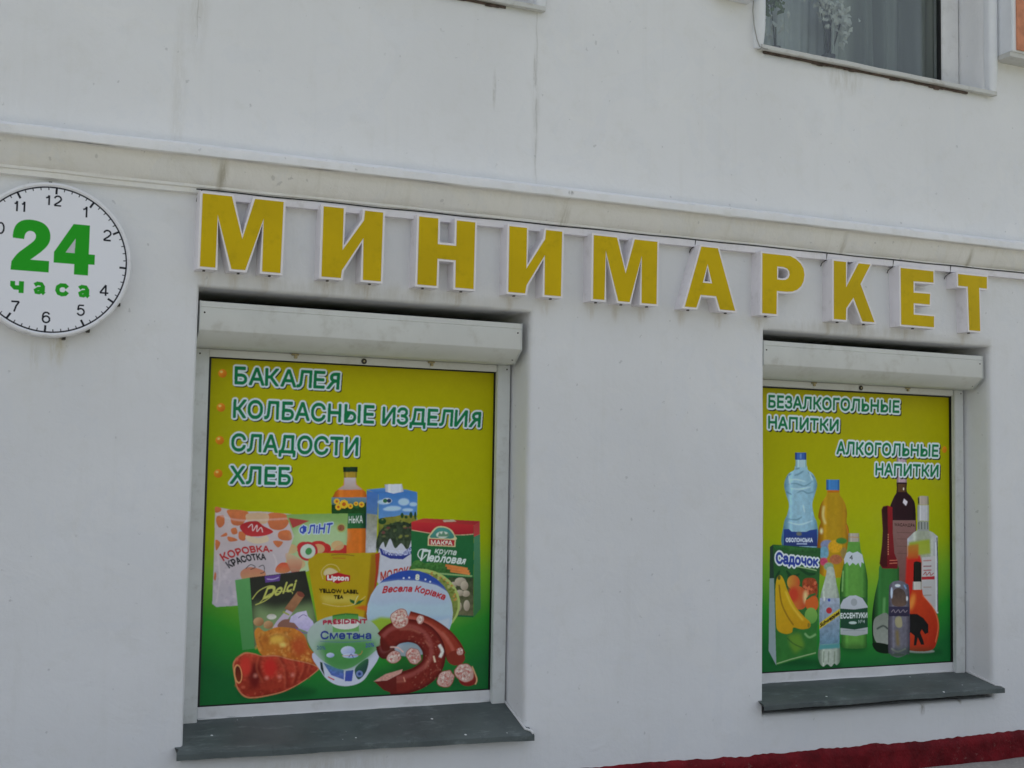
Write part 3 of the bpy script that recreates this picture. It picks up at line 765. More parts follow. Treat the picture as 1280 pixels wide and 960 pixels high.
p.poly([(x + (338 - x) * .035, y + (841 - y) * .06) for x, y in ham], (162, 60, 42), (122, 38, 26), smooth=True, nz=.22, cell=22)
speck(p, ham, 260, [(180, 70, 56), (110, 26, 22), (190, 96, 72), (130, 34, 28)], .6, 2, .4)
p.ell(317, 841, 8, 17, (94, 24, 22), soft=6); p.ell(336, 832, 9, 12, (172, 40, 34), soft=5); p.ell(306, 829, 7, 12, (176, 50, 40), soft=4)
for q in ([(325, 816), (322, 832), (330, 850)], [(348, 818), (356, 835), (357, 858)], [(366, 822), (370, 836), (366, 852)], [(380, 826), (379, 836), (374, 846)], [(388, 828), (385, 838)]):
    p.stroke(q, 3.2, (92, 24, 18), soft=4, alpha=.7)
    p.stroke([(x - 2.6, y) for x, y in q], 1.4, (182, 84, 60), soft=2, alpha=.6)
p.ell(296.5, 838.5, 5.2, 12, (190, 130, 84), rot=-6); p.ell(296.8, 838.5, 3.6, 10, (76, 30, 22), (110, 44, 26), rot=-6)
for x, y in ((318, 841), (332, 844), (348, 843), (364, 841)): p.ell(x, y, 2.2, 2.2, (196, 120, 104), soft=3, alpha=.8)
# ---- round cheese box
p.ell(511, 766, 54.5, 54.5, (150, 165, 178), (172, 180, 192))
p.ell(511, 766, 54.5, 54.5, (40, 66, 138), clip=[(440, 700), (580, 700), (580, 752), (563, 742), (545, 731), (520, 725), (495, 724), (475, 727), (460, 735), (440, 740)])
cc_ = [(511 + 53.6 * math.cos(k * .15708), 766 + 53.6 * math.sin(k * .15708)) for k in range(40)]
p.poly([(470, 732), (495, 726), (520, 727), (545, 733), (560, 744), (565, 765), (560, 800), (460, 800), (457, 765)], (166, 170, 182), (110, 150, 176), mode='v', soft=5, smooth=True, clip=cc_)
p.poly([(458, 752), (475, 756), (500, 752), (540, 756), (565, 752), (565, 770), (458, 772)], (150, 172, 182), soft=5, alpha=.8, clip=cc_)
p.poly([(458, 776), (474, 770), (496, 772), (498, 800), (462, 800)], (132, 156, 50), (110, 140, 40), soft=3, clip=cc_)
p.poly([(540, 778), (562, 772), (560, 792), (545, 798)], (160, 170, 180), soft=3, clip=cc_)
p.text('8', [(518, 717), (523, 717.3), (522.6, 724), (517.8, 723.6)], (186, 190, 170), bold=.35)
for x, y in ((503, 721.6), (510, 721), (530.5, 723.6), (536.5, 726.5)): p.ell(x, y, 1.2, 1.2, (180, 188, 200))
p.text('Весела', [(478.5, 732), (514.5, 731.5), (513, 738.5), (476, 740)], (156, 34, 40), bold=.6, arc=.8)
p.text('Корiвка', [(519.5, 731.5), (557.5, 742.5), (554, 749.5), (517, 738.5)], (156, 34, 40), bold=.6, arc=1)
# ---- sour cream
p.poly([(392, 812), (400, 838), (412, 851), (428, 856), (446, 853), (458, 842), (469, 812)], (166, 170, 186), (176, 180, 192), smooth=True)
p.poly([(402, 826), (420, 834), (428, 836), (428, 848), (412, 842)], (76, 96, 158), nz=.35, cell=8)
p.poly([(430, 837), (440, 836), (438, 850), (429, 850)], (58, 72, 146)); p.poly([(442, 834), (458, 822), (456, 838), (446, 848)], (38, 68, 60), smooth=True); p.ell(447.5, 841, 4.4, 4.2, (100, 116, 158)); p.ell(447.5, 841, 2, 2, (40, 56, 110))
p.stroke([(408, 844), (416, 848)], 1.4, (170, 60, 70)); p.poly([(398, 825), (401, 826), (404, 843), (399, 834)], (28, 38, 40))
lid = [(382, 792), (387, 781), (398, 773), (414, 768), (436, 767), (456, 772), (469, 782), (475, 796), (471, 808), (462, 817), (449, 826), (437, 833), (424, 835), (410, 829), (396, 819), (386, 806)]
p.poly(lid, (150, 162, 154), (90, 140, 90), smooth=True)
p.poly(lid, (152, 164, 160), smooth=True, alpha=.6, clip=[(380, 760), (404, 760), (404, 840), (380, 840)])
p.poly([(398, 800), (466, 800), (452, 826), (428, 835), (408, 829)], (66, 126, 56), (56, 116, 60), soft=8, smooth=True, alpha=.9)
p.poly([(413.5, 767.5), (446, 766.5), (447, 788), (414, 788.5)], (70, 128, 60), (100, 146, 84)); p.ell(430, 778.5, 17, 6.5, (186, 186, 180))
p.text('PRÉSIDENT', [(402, 773.5), (457, 772.5), (457, 777.5), (402, 778.5)], (146, 34, 58), bold=.45, arc=.5)
p.stroke([(414, 768), (430, 765.8), (446, 767)], 2, (54, 104, 44))
p.text('Сметана', [(399, 787), (462, 788.5), (462, 797), (399, 796.5)], (36, 50, 116), bold=.32)
p.stroke([(398, 799.5), (430, 801), (463, 799)], .9, (74, 92, 130), alpha=.7)
for x, y, a, b in ((411, 817, 5, 3), (433, 812, 9, 6), (436, 818, 10, 3)): p.ell(x, y, a, b, (180, 188, 200), (120, 134, 180), mode='d')
p.text('20%', [(455, 803), (466, 802), (466, 807), (455, 808)], (60, 76, 130), bold=.1); p.text('20%', [(394, 805), (405, 805.5), (405, 810), (394, 809.5)], (60, 90, 110), bold=.1)
p.stroke([(434, 820), (437, 816), (440, 821)], 1, (50, 60, 130)); p.stroke([(425, 818), (447, 817), (451, 812)], .8, (170, 110, 60), alpha=.8)
# ---- sausages
def marbled(x, y, a, b, rot=0, base=(186, 156, 146)):
    q = math.radians(rot); out = []
    for i in range(14):
        t = 6.283 * i / 14; r = rnd.uniform(.9, 1.06); dx, dy = a * r * math.cos(t), b * r * math.sin(t)
        out.append((x + dx * math.cos(q) - dy * math.sin(q), y + dx * math.sin(q) + dy * math.cos(q)))
    p.poly(out, (140, 62, 54), smooth=True)
    p.poly([(x + (u - x) * .93, y + (v - y) * .93) for u, v in out], base, (160, 128, 118), mode='d', smooth=True, nz=.12)
    for _ in range(int(a * b * .55)):
        t = rnd.uniform(0, 6.28); r = math.sqrt(rnd.random()) * .78
        dx, dy = a * r * math.cos(t), b * r * math.sin(t); q = math.radians(rot)
        cc = rnd.choice([(166, 96, 88), (150, 84, 76), (188, 176, 166), (196, 186, 178), (166, 118, 108)])
        s_ = rnd.uniform(.5, 1.5)
        p.ell(x + dx * math.cos(q) - dy * math.sin(q), y + dx * math.sin(q) + dy * math.cos(q), s_ * 1.3, s_ * .8, cc, rot=rnd.uniform(0, 180), alpha=.8)
def sausage(pts, w, c, d):
    p.stroke(pts, w, d, nz=.1)
    p.stroke(pts, w * .8, c, nz=.15, cell=10, soft=3)
    p.stroke([(x - w * .12, y - w * .22) for x, y in pts], w * .18, tuple(min(255, v + 40) for v in c), soft=2, alpha=.6)
p.ell(500, 845, 42, 12, (20, 74, 34), soft=10, alpha=.6)
sausage([(508, 775), (532, 783), (552, 796), (565, 811), (570, 822)], 25, (128, 48, 34), (92, 28, 22))
p.ell(569.5, 823, 11.5, 9.5, (112, 42, 32)); marbled(574.5, 815, 4.5, 5)
sausage([(474, 806), (478, 817), (492, 812)], 12, (80, 26, 24), (50, 16, 16))
p.ell(481, 801, 8, 12, (84, 26, 22))
p.ell(520, 826, 34, 30, (26, 60, 30), soft=14, alpha=.5)
sausage([(480, 801), (492, 791), (512, 788), (530, 795), (541, 812), (539, 832), (524, 846), (504, 853), (486, 854)], 29, (104, 34, 28), (76, 22, 20))
for q in ([(498, 786), (512, 786), (524, 791)], [(530, 800), (536, 808)], [(534, 826), (530, 836)], [(552, 790), (560, 800)], [(492, 852), (506, 851)]):
    p.stroke(q, 2.2, (160, 92, 76), soft=2.4, alpha=.6)
for k in range(150):
    t = rnd.uniform(-.35, 2.6); r_ = rnd.uniform(-11, 11); R0 = 33 + r_
    p.ell(509 + R0 * math.cos(t - 1.2), 822 + R0 * math.sin(t - 1.2), rnd.uniform(.6, 1.8), rnd.uniform(.4, .9), rnd.choice([(150, 80, 66), (66, 18, 16), (128, 54, 44), (170, 110, 92)]), rot=math.degrees(t), alpha=.45, soft=.5)
p.poly([(466, 851), (480, 844), (494, 840), (494, 868), (478, 862)], (88, 26, 22))
p.poly([(465, 851), (480, 842), (502, 836), (500, 841), (482, 850)], (176, 130, 118), nz=.25, cell=6)
marbled(498, 772.5, 12, 12.5, base=(190, 166, 150)); marbled(524, 774, 5, 6)
marbled(490.5, 821, 9.5, 8, -15); marbled(516, 820, 9, 11, -30); p.stroke([(486, 808), (496, 809), (503, 815)], 1.6, (196, 160, 150), soft=1)
p.stroke([(548, 806), (552, 814), (549, 822)], 4, (196, 186, 178), nz=.3, cell=5, soft=1)
p.stroke([(541, 820), (543, 828)], 2, (206, 176, 150), soft=1); p.stroke([(503, 846), (505, 852)], 1.2, (190, 130, 110), soft=1)
p.ell(571, 852, 28, 7, (18, 66, 32), soft=6, alpha=.5)
p.ell(585, 850, 12, 9, (110, 34, 30)); marbled(556.5, 849, 12, 10.5, -40); marbled(580, 842, 13.5, 12, 35); p.stroke([(590, 834), (596, 850), (594, 857)], 1.4, (190, 150, 110), soft=1)

# ------------------------------------------------------------------ right poster artwork
P2 = Paint(1180, 1300, [(942.3, 484.4), (1185.8, 496.5), (1187.6, 823), (941, 839.6)], 2.25)
p = P2
ground_paint(p, None)
p.img *= .93
p.ell(1180.5, 561, 3, 4.2, (176, 116, 24), (150, 90, 14), mode='d')
# wine and other bottles first (behind), the wine neck passes behind the lettering
wine = [(1121.5, 600), (1133, 600), (1133.5, 613), (1140, 621), (1144.5, 636), (1145, 700), (1145, 730), (1110, 730), (1110, 650), (1112, 634), (1117, 621), (1121, 613)]
p.poly(wine, (34, 16, 22), (20, 10, 14), mode='tube', smooth=True)
p.poly([(1121.5, 604), (1133, 604), (1133.5, 614), (1120.5, 614)], (74, 50, 30), (40, 24, 20), mode='tube')
p.poly([(1121, 570), (1133, 570), (1133.5, 602), (1121, 602)], (150, 128, 136), (110, 90, 100), mode='tube')
p.poly([(1130, 622), (1134.5, 626), (1132.5, 631), (1128.5, 627)], (180, 172, 180), soft=.8); p.ell(1129.5, 610, .8, 1.8, (200, 180, 160))
poster_text(p, [('БЕЗАЛКОГОЛЬНЫЕ', [(961, 494.5), (1124.5, 500.8), (1124, 515.2), (960.8, 509.2)]), ('НАПИТКИ', [(960.8, 520.5), (1048.5, 524.5), (1048, 538.2), (960.6, 535.2)]),
                ('АЛКОГОЛЬНЫЕ', [(1046.5, 551.8), (1173, 555.6), (1172.5, 569.6), (1046, 567)]), ('НАПИТКИ', [(1095, 578.6), (1173, 580.6), (1172.5, 594.6), (1094.6, 592.8)])], .6, 1.7)
p.gain *= .84
# label of wine
p.poly([(1116, 649), (1144.5, 649), (1144.5, 735), (1116, 735)], (118, 88, 84), (96, 62, 58), nz=.08)
p.text('МАСАНДРА', [(1118.5, 652.5), (1143.5, 653.5), (1143.5, 657), (1118.5, 656)], (46, 26, 24), bold=.15)
for y in (664, 672, 681, 690): p.stroke([(1121, y), (1141, y + .5)], .8, (80, 56, 50), alpha=.6, smooth=False)
# vodka
p.poly([(1134, 690), (1134, 672), (1142, 664), (1147, 661), (1160, 661), (1166, 664), (1172, 669), (1172.5, 764), (1160, 764), (1134, 764)], (136, 142, 124), (160, 162, 168), mode='tube', nz=.16, cell=12)
p.poly([(1136, 676), (1162, 672), (1163, 690), (1136, 694)], (128, 142, 40), (140, 150, 60), soft=2)
p.poly([(1147, 650), (1160.5, 650), (1161, 662), (1146.5, 662)], (130, 134, 130))
for x in (1148.5, 1152, 1156, 1159.5): p.stroke([(x, 651), (x, 660)], .9, (60, 66, 60), smooth=False)
p.poly([(1146.8, 630), (1161, 630), (1161, 649.5), (1146.8, 649.5)], (166, 166, 170), (130, 134, 130), mode='tube', nz=.06)
p.poly([(1147, 620), (1151, 618.6), (1160.5, 619), (1161, 629.5), (1147, 629.5)], (158, 146, 136), (96, 96, 60), mode='tube')
p.stroke([(1148, 621), (1148.3, 628)], 1.5, (50, 56, 20), smooth=False)
p.poly([(1152, 695), (1170, 693), (1170, 756), (1152, 756)], (168, 166, 166), (150, 150, 150))
for y, c_ in ((699, (150, 96, 88)), (706, (120, 60, 64)), (711, (150, 70, 66)), (732, (140, 120, 110)), (742, (130, 120, 110))): p.stroke([(1154, y), (1164, y - .5)], 1.6, c_, smooth=False, alpha=.8)
p.stroke([(1154, 716.5), (1157, 713), (1158, 717), (1162, 713), (1163, 717), (1167, 714)], 1, (140, 60, 60))
p.poly([(1152, 719), (1168, 718), (1168, 722), (1152, 722.5)], (150, 40, 46))
p.stroke([(1171, 670), (1172, 700), (1172, 762)], 1.1, (60, 62, 66), smooth=False); p.stroke([(1169.4, 676), (1170, 760)], 1.2, (190, 192, 196), smooth=False, alpha=.8)
# red cocktail
p.poly([(1133, 694), (1150, 692), (1152, 700), (1150, 764), (1130, 764)], (170, 34, 26), (160, 34, 26), soft=2); p.poly([(1134, 680), (1148, 678), (1148, 696), (1134, 697)], (150, 120, 40), (168, 50, 30), soft=2)
# champagne
p.poly([(1101, 704), (1121.5, 704), (1124, 725), (1127, 760), (1127, 808), (1108, 815), (1093, 808), (1090.5, 796), (1090, 770), (1093, 745), (1098, 722)], (46, 100, 46), (16, 40, 20), mode='tube', smooth=True, nz=.06)
p.poly([(1104, 745), (1107, 745), (1106, 770), (1103, 768)], (84, 136, 78), soft=2)
p.poly([(1102, 636), (1104, 632), (1110, 630.6), (1115.5, 633), (1116, 664), (1118, 690), (1122, 700), (1122, 709), (1103, 709), (1099.5, 703), (1102.5, 680), (1103.5, 662)], (124, 26, 32), (92, 18, 24))
p.poly([(1102, 636), (1104, 632), (1109.5, 631), (1110, 664), (1109, 690), (1109, 707), (1103, 707), (1099.5, 703), (1102.5, 680), (1103.5, 662)], (40, 14, 18), (60, 16, 20), soft=1)
for k in range(9): p.ell(1110.3, 667 + k * 3, .6, 1, (180, 120, 90))
for y in (699, 702.5): p.stroke([(1112, y), (1121.5, y - .5)], 1, (176, 100, 80), smooth=False)
p.poly([(1092, 775), (1097, 768), (1110, 766), (1112, 800), (1098, 802), (1092, 792)], (110, 116, 106), (128, 132, 124), smooth=True, nz=.1); p.stroke([(1096, 784), (1104, 780), (1110, 784)], 2, (50, 60, 56), soft=1)
p.poly([(1091, 801), (1112, 804), (1112, 814), (1096, 812)], (12, 26, 16), smooth=True)
# cognac bottle
p.ell(1150, 811, 18, 2.2, (170, 176, 170), soft=1)
p.poly([(1141.5, 733), (1151.5, 733), (1154, 742), (1162, 752), (1170, 763), (1173.5, 780), (1171, 798), (1163, 810), (1136, 810), (1127, 800), (1128, 775), (1135, 755)], (176, 58, 24), (140, 34, 20), mode='d', smooth=True, nz=.06)
p.stroke([(1153, 742), (1166, 757), (1172.5, 778), (1169, 800)], 1, (196, 110, 70), soft=1, alpha=.8); p.ell(1140, 750, 3, 10, (200, 120, 50), soft=4, rot=15)
p.poly([(1141, 725), (1151.5, 725), (1152, 735), (1140.5, 735)], (166, 164, 156), (130, 128, 120), mode='tube')
p.poly([(1142, 701), (1145, 699.5), (1151.5, 701), (1151.5, 725), (1141.5, 725)], (24, 26, 22), (10, 12, 10), mode='tube')
p.poly([(1136, 765), (1146, 765), (1154, 770), (1160, 778), (1160, 788), (1156, 790), (1152, 784), (1150, 788), (1154, 798), (1155, 803), (1151, 803), (1147, 794), (1145, 804), (1142, 804), (1143, 792), (1138, 788), (1134, 792)], (20, 20, 20))
# glass bottle
p.poly([(1111, 740), (1113, 728), (1122, 724), (1132, 727), (1136.5, 738), (1137, 808), (1133, 815), (1122, 819), (1113, 815), (1110, 806)], (96, 94, 104), (66, 62, 72), mode='tube', smooth=True, nz=.2, cell=12)
p.poly([(1116, 738), (1123, 733), (1131, 738), (1132, 754), (1116, 754)], (66, 56, 52), (90, 72, 62), smooth=True, nz=.2)
p.ell(1122, 730, 3.4, 1.6, (200, 214, 226), soft=1); p.ell(1114.5, 739, 1.3, 7, (170, 182, 200), soft=1); p.ell(1133.6, 746, 1, 3, (196, 200, 206), soft=1); p.stroke([(1130, 729), (1132.5, 734)], 1.2, (110, 150, 190), soft=1)
p.poly([(1111, 756), (1136.6, 756), (1136.6, 768), (1111, 768)], (50, 46, 66), (40, 36, 54)); p.stroke([(1114, 763), (1117, 760), (1119, 763.5), (1123, 760), (1125, 763.5), (1129, 760), (1131, 763), (1134, 760.5)], .9, (120, 110, 120))
p.poly([(1119.5, 770), (1126, 769), (1127.5, 780), (1122.5, 782), (1119, 778)], (140, 134, 104), soft=1, smooth=True)
p.stroke([(1121, 785), (1122.5, 805)], 4, (108, 94, 58), soft=3); p.stroke([(1114, 808), (1122, 812), (1132, 808)], 1.6, (130, 132, 120), soft=1)
p.ell(1122, 816, 9, 2, (70, 80, 70), soft=1)
# ---- water bottle
wb = [(995, 582), (1008, 582), (1010, 587), (1017, 593), (1021.5, 605), (1018.5, 618), (1015.5, 630), (1018, 645), (1021.5, 655), (1021.5, 684), (980, 684), (980, 655), (984.5, 642), (986.5, 630), (983, 618), (980.5, 605), (985, 593), (993, 587)]
p.poly(wb, (132, 168, 184), (70, 112, 132), mode='tube', nz=.14, cell=16, smooth=True)
p.poly([(995, 573), (1008, 573), (1008.5, 584), (994.5, 584)], (150, 176, 184), (110, 146, 154), mode='tube')
p.poly([(994, 565.5), (1008, 565.5), (1008, 574.5), (994, 574.5)], (52, 88, 150), (30, 54, 110), mode='tube'); p.stroke([(1001, 567), (1001, 573)], 2, (120, 150, 190), smooth=False, alpha=.6, soft=1)
for q in ([(993, 594), (999, 592), (1005, 588)], [(983, 598), (987, 593), (990, 592)], [(985, 605), (995, 604), (1006, 607), (1016, 601)], [(996, 616), (1003, 613), (1010, 616), (1018, 614)], [(983, 614), (990, 618)], [(984, 648), (996, 649), (1003, 645)], [(994, 586), (1000, 585)], [(1010, 590), (1018, 597)]):
    p.stroke(q, 1.5, (62, 98, 118), soft=1, taper=True, alpha=.75)
for q in ([(986, 600), (996, 599), (1008, 602)], [(988, 610), (1000, 611), (1014, 608)], [(986, 594), (988, 606)], [(985, 652), (1000, 655), (1016, 650)], [(1004, 630), (1006, 640)], [(1012, 590), (1016, 600)]):
    p.stroke(q, 1.6, (182, 204, 212), soft=1, taper=True, alpha=.7)
p.poly([(979.8, 661), (986, 660.5), (990, 664), (1008, 664), (1012, 662), (1021.6, 660.5), (1021.6, 682), (979.8, 682)], (38, 60, 122), (34, 48, 96)); p.ell(999, 666.5, 3.4, 2.4, (96, 100, 90), soft=1)
p.text('ОБОЛОНСЬКА', [(982.5, 672), (1016, 672), (1016, 676.5), (982.5, 676.5)], (176, 186, 204), bold=.35); p.stroke([(996, 679), (1009, 679)], 1.4, (150, 164, 190), smooth=False)
# ---- orange drink
p.poly([(1035, 612), (1048.5, 612), (1050, 618), (1056, 627), (1059, 640), (1058.5, 652), (1061.5, 665), (1061, 715), (1024, 715), (1023, 665), (1026, 652), (1023, 645), (1026, 630), (1033, 619)], (158, 124, 22), (122, 74, 14), mode='tube', nz=.08, smooth=True)
p.poly([(1034.5, 611.5), (1049, 611.5), (1049, 615), (1034.5, 615)], (166, 96, 20)); p.stroke([(1030, 632), (1029, 644), (1032, 654)], 2.6, (190, 176, 110), soft=2); p.ell(1027, 663, 1.6, 3.4, (206, 196, 150), soft=2); p.stroke([(1058, 655), (1061, 668)], 1.5, (170, 100, 30), soft=1)
p.poly([(1033, 599), (1049.5, 599), (1049.5, 612), (1033, 612)], (58, 112, 168), (34, 80, 130), mode='tube')
for x, y, a, b, c_ in ((1034, 680, 8, 6, (112, 120, 150)), (1030, 690, 6, 8, (96, 140, 160)), (1044, 682, 9, 8, (186, 140, 30)), (1052, 675, 7, 4, (62, 112, 46)), (1030, 701, 5, 5, (170, 60, 90)), (1045, 698, 8, 6, (150, 90, 60)), (1055, 690, 4, 7, (130, 110, 60)), (1036, 707, 6, 5, (120, 150, 120))):
    p.ell(x, y, a, b, c_, nz=.2, cell=8, soft=1)
# ---- mineral water
p.poly([(1061.5, 674), (1073.5, 674), (1076, 686), (1081, 702), (1084.5, 722), (1084.5, 740), (1083.5, 795), (1084, 803), (1080, 808), (1055, 808), (1050.5, 803), (1052, 795), (1050, 742), (1051, 722), (1055, 702), (1059, 686)], (84, 136, 58), (38, 84, 34), mode='tube', smooth=True, nz=.1)
p.poly([(1060.5, 665.5), (1073.8, 665.5), (1074.5, 676), (1060.5, 676)], (158, 148, 140), (120, 122, 100), mode='tube'); p.stroke([(1061, 670), (1074, 670.5)], .8, (160, 120, 60), smooth=False)
p.poly([(1055, 698), (1058, 690), (1062, 688), (1066, 690), (1072, 688), (1078, 692), (1080, 703), (1077, 701), (1076, 708), (1073, 702), (1070, 705), (1066, 702), (1062, 706), (1059, 701), (1056, 704)], (170, 178, 184)); p.text('4', [(1062, 692.5), (1066, 692.5), (1066, 698.5), (1062, 698.5)], (50, 60, 60), bold=.2)
p.poly([(1050.5, 744), (1084.5, 745), (1084.5, 751), (1050.5, 750)], (40, 80, 44), alpha=.8)
p.poly([(1050.5, 755), (1054, 748), (1062, 743), (1070, 742.5), (1078, 746), (1082, 752), (1084.5, 756), (1084.5, 790), (1070, 793), (1050.5, 791)], (164, 168, 176), (144, 150, 150))
p.poly([(1050.5, 759), (1068, 760), (1084.5, 757.5), (1084.5, 782), (1068, 785), (1050.5, 783)], (28, 62, 44)); p.text('ЕССЕНТУКИ', [(1050.8, 765), (1084, 764), (1084, 770), (1050.8, 771)], (180, 188, 186), bold=.25); p.ell(1066, 776.5, 5, 1.8, (160, 176, 170)); p.text('№4', [(1073, 773), (1081, 772.6), (1081, 776.6), (1073, 777)], (150, 165, 160))
p.ell(1067.5, 751, 4, 4.6, (136, 142, 146)); p.stroke([(1054, 786), (1082, 786)], 1, (110, 120, 120), smooth=False, alpha=.6); p.stroke([(1054, 712), (1053, 738)], 1.6, (140, 186, 110), soft=1, alpha=.6)
for x, y, a in ((1067, 808, 18), (1037, 830, 16), (1145, 812, 34), (995, 826, 34)): p.ell(x, y, a, 5, (14, 50, 26), soft=5, alpha=.6)
# ---- juice carton
p.poly([(962.5, 683), (966.5, 680), (970.5, 830), (961, 812)], (110, 130, 126), (130, 142, 146))
p.poly([(962.5, 683), (966.5, 680), (968, 722), (962, 722)], (34, 54, 44))
jc = [(966.5, 680), (1026, 684), (1020.5, 816), (970.5, 830)]
p.poly(jc, (36, 74, 40), (46, 104, 44), nz=.15, cell=30)
p.poly([(966.5, 681), (985, 682), (1000, 684), (1024, 684), (1020, 690), (990, 688), (970, 688)], (46, 100, 46), (30, 66, 36), nz=.4, cell=14, clip=jc)
for q in ([(975, 712), (970, 724), (973, 734)], [(983, 712), (990, 720), (1000, 716)], [(998, 708), (1010, 716), (1020, 716)], [(985, 718), (992, 730)]): p.stroke(q, 4, (26, 60, 34), taper=True)
p.ell(992, 727, 8, 9, (176, 130, 50), (170, 70, 40), mode='h', clip=jc)
p.poly([(1004, 724), (1018, 722), (1022, 732), (1020, 744), (1006, 744)], (130, 60, 34), smooth=True, nz=.3, cell=6)
for _ in range(26): p.ell(1013 + rnd.uniform(-8, 8), 733 + rnd.uniform(-8, 8), 1.7, 1.7, rnd.choice([(150, 66, 40), (176, 92, 60), (120, 44, 30)]), clip=jc)
p.ell(998, 746, 12, 15, (176, 110, 50), (166, 52, 36), mode='h', rot=-15); p.ell(992, 742, 7, 10, (172, 56, 36), soft=4); p.ell(1007, 745, 2.4, 8, (196, 176, 120), soft=3)
p.poly([(1008, 748), (1020, 744), (1023, 756), (1016, 764), (1008, 758)], (176, 84, 36), smooth=True, clip=jc); p.ell(1014, 768, 8, 10, (110, 150, 70), (84, 134, 60), clip=jc); p.stroke([(1008, 748), (1014, 743), (1020, 741)], 3, (48, 90, 44), taper=True)
p.poly([(972, 720), (976, 718.5), (980, 724), (985, 738), (994, 756), (1006, 770), (1012.5, 776), (1012, 783), (1002, 785), (992, 783), (990, 789), (982, 791), (972, 786), (970, 770), (969.5, 735)], (180, 146, 24), (164, 120, 22), mode='d', smooth=True, nz=.05)
p.stroke([(974, 730), (977, 752), (984, 768), (992, 780)], 1.6, (120, 86, 20), soft=1); p.stroke([(982, 738), (990, 756), (1004, 774)], 2, (206, 178, 60), soft=2, alpha=.7); p.ell(974, 721, 2, 3, (80, 80, 30)); p.ell(1011, 780, 1.5, 3, (120, 100, 30))
p.poly([(985, 792), (1000, 790), (1006, 806), (994, 815), (988, 806)], (96, 130, 40), soft=4, alpha=.7); p.stroke([(1006, 790), (1012, 795), (1020, 791)], 2.4, (110, 150, 96), soft=1); p.stroke([(984, 796), (992, 803), (1003, 808)], 1, (30, 66, 34), soft=1)
p.stroke([(971, 828), (990, 822), (1020, 814)], 1.3, (130, 156, 110), smooth=False)
p.text('Садочок', [(970.5, 690), (1023, 696), (1022.5, 706), (970.5, 703)], (40, 58, 134), bold=.7, outline=(1.6, (188, 198, 206)))
p.stroke([(997, 707.5), (1010, 709.5), (1021, 712)], 1.4, (130, 156, 110))
# ---- tonic
p.poly([(1034.5, 708), (1041.5, 708), (1044, 718), (1046, 730), (1049.5, 745), (1050, 768), (1049, 796), (1050.5, 812), (1050, 824), (1046, 829), (1043, 827), (1039, 831), (1034, 828), (1029, 831), (1024.5, 826), (1022.5, 815), (1025, 796), (1024, 768), (1025.5, 745), (1030, 728), (1033, 716)], (156, 164, 152), (98, 112, 96), mode='tube', nz=.16, cell=12, smooth=True)
p.poly([(1025, 746), (1049.6, 746), (1050, 768), (1049.4, 802), (1025, 804), (1024, 768)], (138, 146, 160), (88, 118, 136), nz=.3, cell=12)
p.poly([(1024.6, 777), (1049.6, 759), (1050, 767), (1024.4, 785)], (176, 158, 46)); p.text('Schweppes', [(1025.5, 777.5), (1049, 760.5), (1049.4, 765.5), (1025.5, 782.5)], (40, 26, 16), bold=.3)
p.ell(1036.5, 761.5, 3.7, 3.9, (158, 44, 50)); p.ell(1036.5, 748.5, 1.6, 2, (60, 76, 150)); p.poly([(1024.8, 804), (1049.4, 802), (1049.6, 808), (1024, 810)], (74, 130, 130), soft=1); p.ell(1030.5, 747, 1, 3, (196, 200, 200), soft=1)
for x in (1030, 1036, 1043.5): p.stroke([(x, 812), (x - .5, 826)], 1.3, (108, 120, 100), soft=1, smooth=False)
img1 = P1.image('groceries_print', 1, .10); img2 = P2.image('drinks_print', 1, .10)
mat_poster1 = print_material('groceries_poster_print', img1, 0.38)
mat_poster2 = print_material('drinks_poster_print', img2, 0.38)
# ------------------------------------------------------------------ dial artwork (coordinates: metres on the wall)
DX, DZ, DR = 0.257, 2.2665, 0.298
D = 0.30
P3 = Paint(900, 900, [(DX - D, DZ + D), (DX + D, DZ + D), (DX + D, DZ - D), (DX - D, DZ - D)], 1.0)
p = P3
p.img[:] = (0.84, 0.85, 0.90)
INK = (22, 24, 34)
pts = [(DX + .2785 * math.cos(a * math.pi / 90), DZ + .2785 * math.sin(a * math.pi / 90)) for a in range(181)]
p.stroke(pts, .0058, INK, smooth=False)
for k in range(60):
    a = math.radians(90 - 6 * k - 2.2); L = .024 if k % 5 == 0 else .010
    ca, sa = math.cos(a), math.sin(a)
    p.stroke([(DX + ca * (.277 - L), DZ + sa * (.277 - L)), (DX + ca * .278, DZ + sa * .278)], .0080 if k % 5 == 0 else .0036, INK, smooth=False)
GRN = (44, 165, 40)
two = [(0.118, 2.338), (0.119, 2.362), (0.128, 2.388), (0.146, 2.405), (0.17, 2.412), (0.2, 2.411), (0.228, 2.401), (0.246, 2.38), (0.252, 2.352), (0.245, 2.323), (0.222, 2.294), (0.184, 2.260), (0.251, 2.260), (0.251, 2.2155), (0.115, 2.2155), (0.117, 2.248), (0.138, 2.280), (0.172, 2.312), (0.194, 2.334), (0.200, 2.352), (0.192, 2.366), (0.176, 2.369), (0.163, 2.358), (0.158, 2.336)]
two = catmull(two[:12], False, 6) + two[12:15] + catmull(two[15:], False, 6)
p.poly(two, GRN)
p.poly([(0.334, 2.411), (0.394, 2.411), (0.394, 2.2985), (0.417, 2.2985), (0.417, 2.259), (0.394, 2.259), (0.394, 2.216), (0.342, 2.216), (0.342, 2.256), (0.267, 2.256), (0.267, 2.297)], GRN)
p.poly([(0.344, 2.356), (0.342, 2.2985), (0.309, 2.2985)], (200, 202, 206))
p.img[p.img[..., 0] > 3] = 1
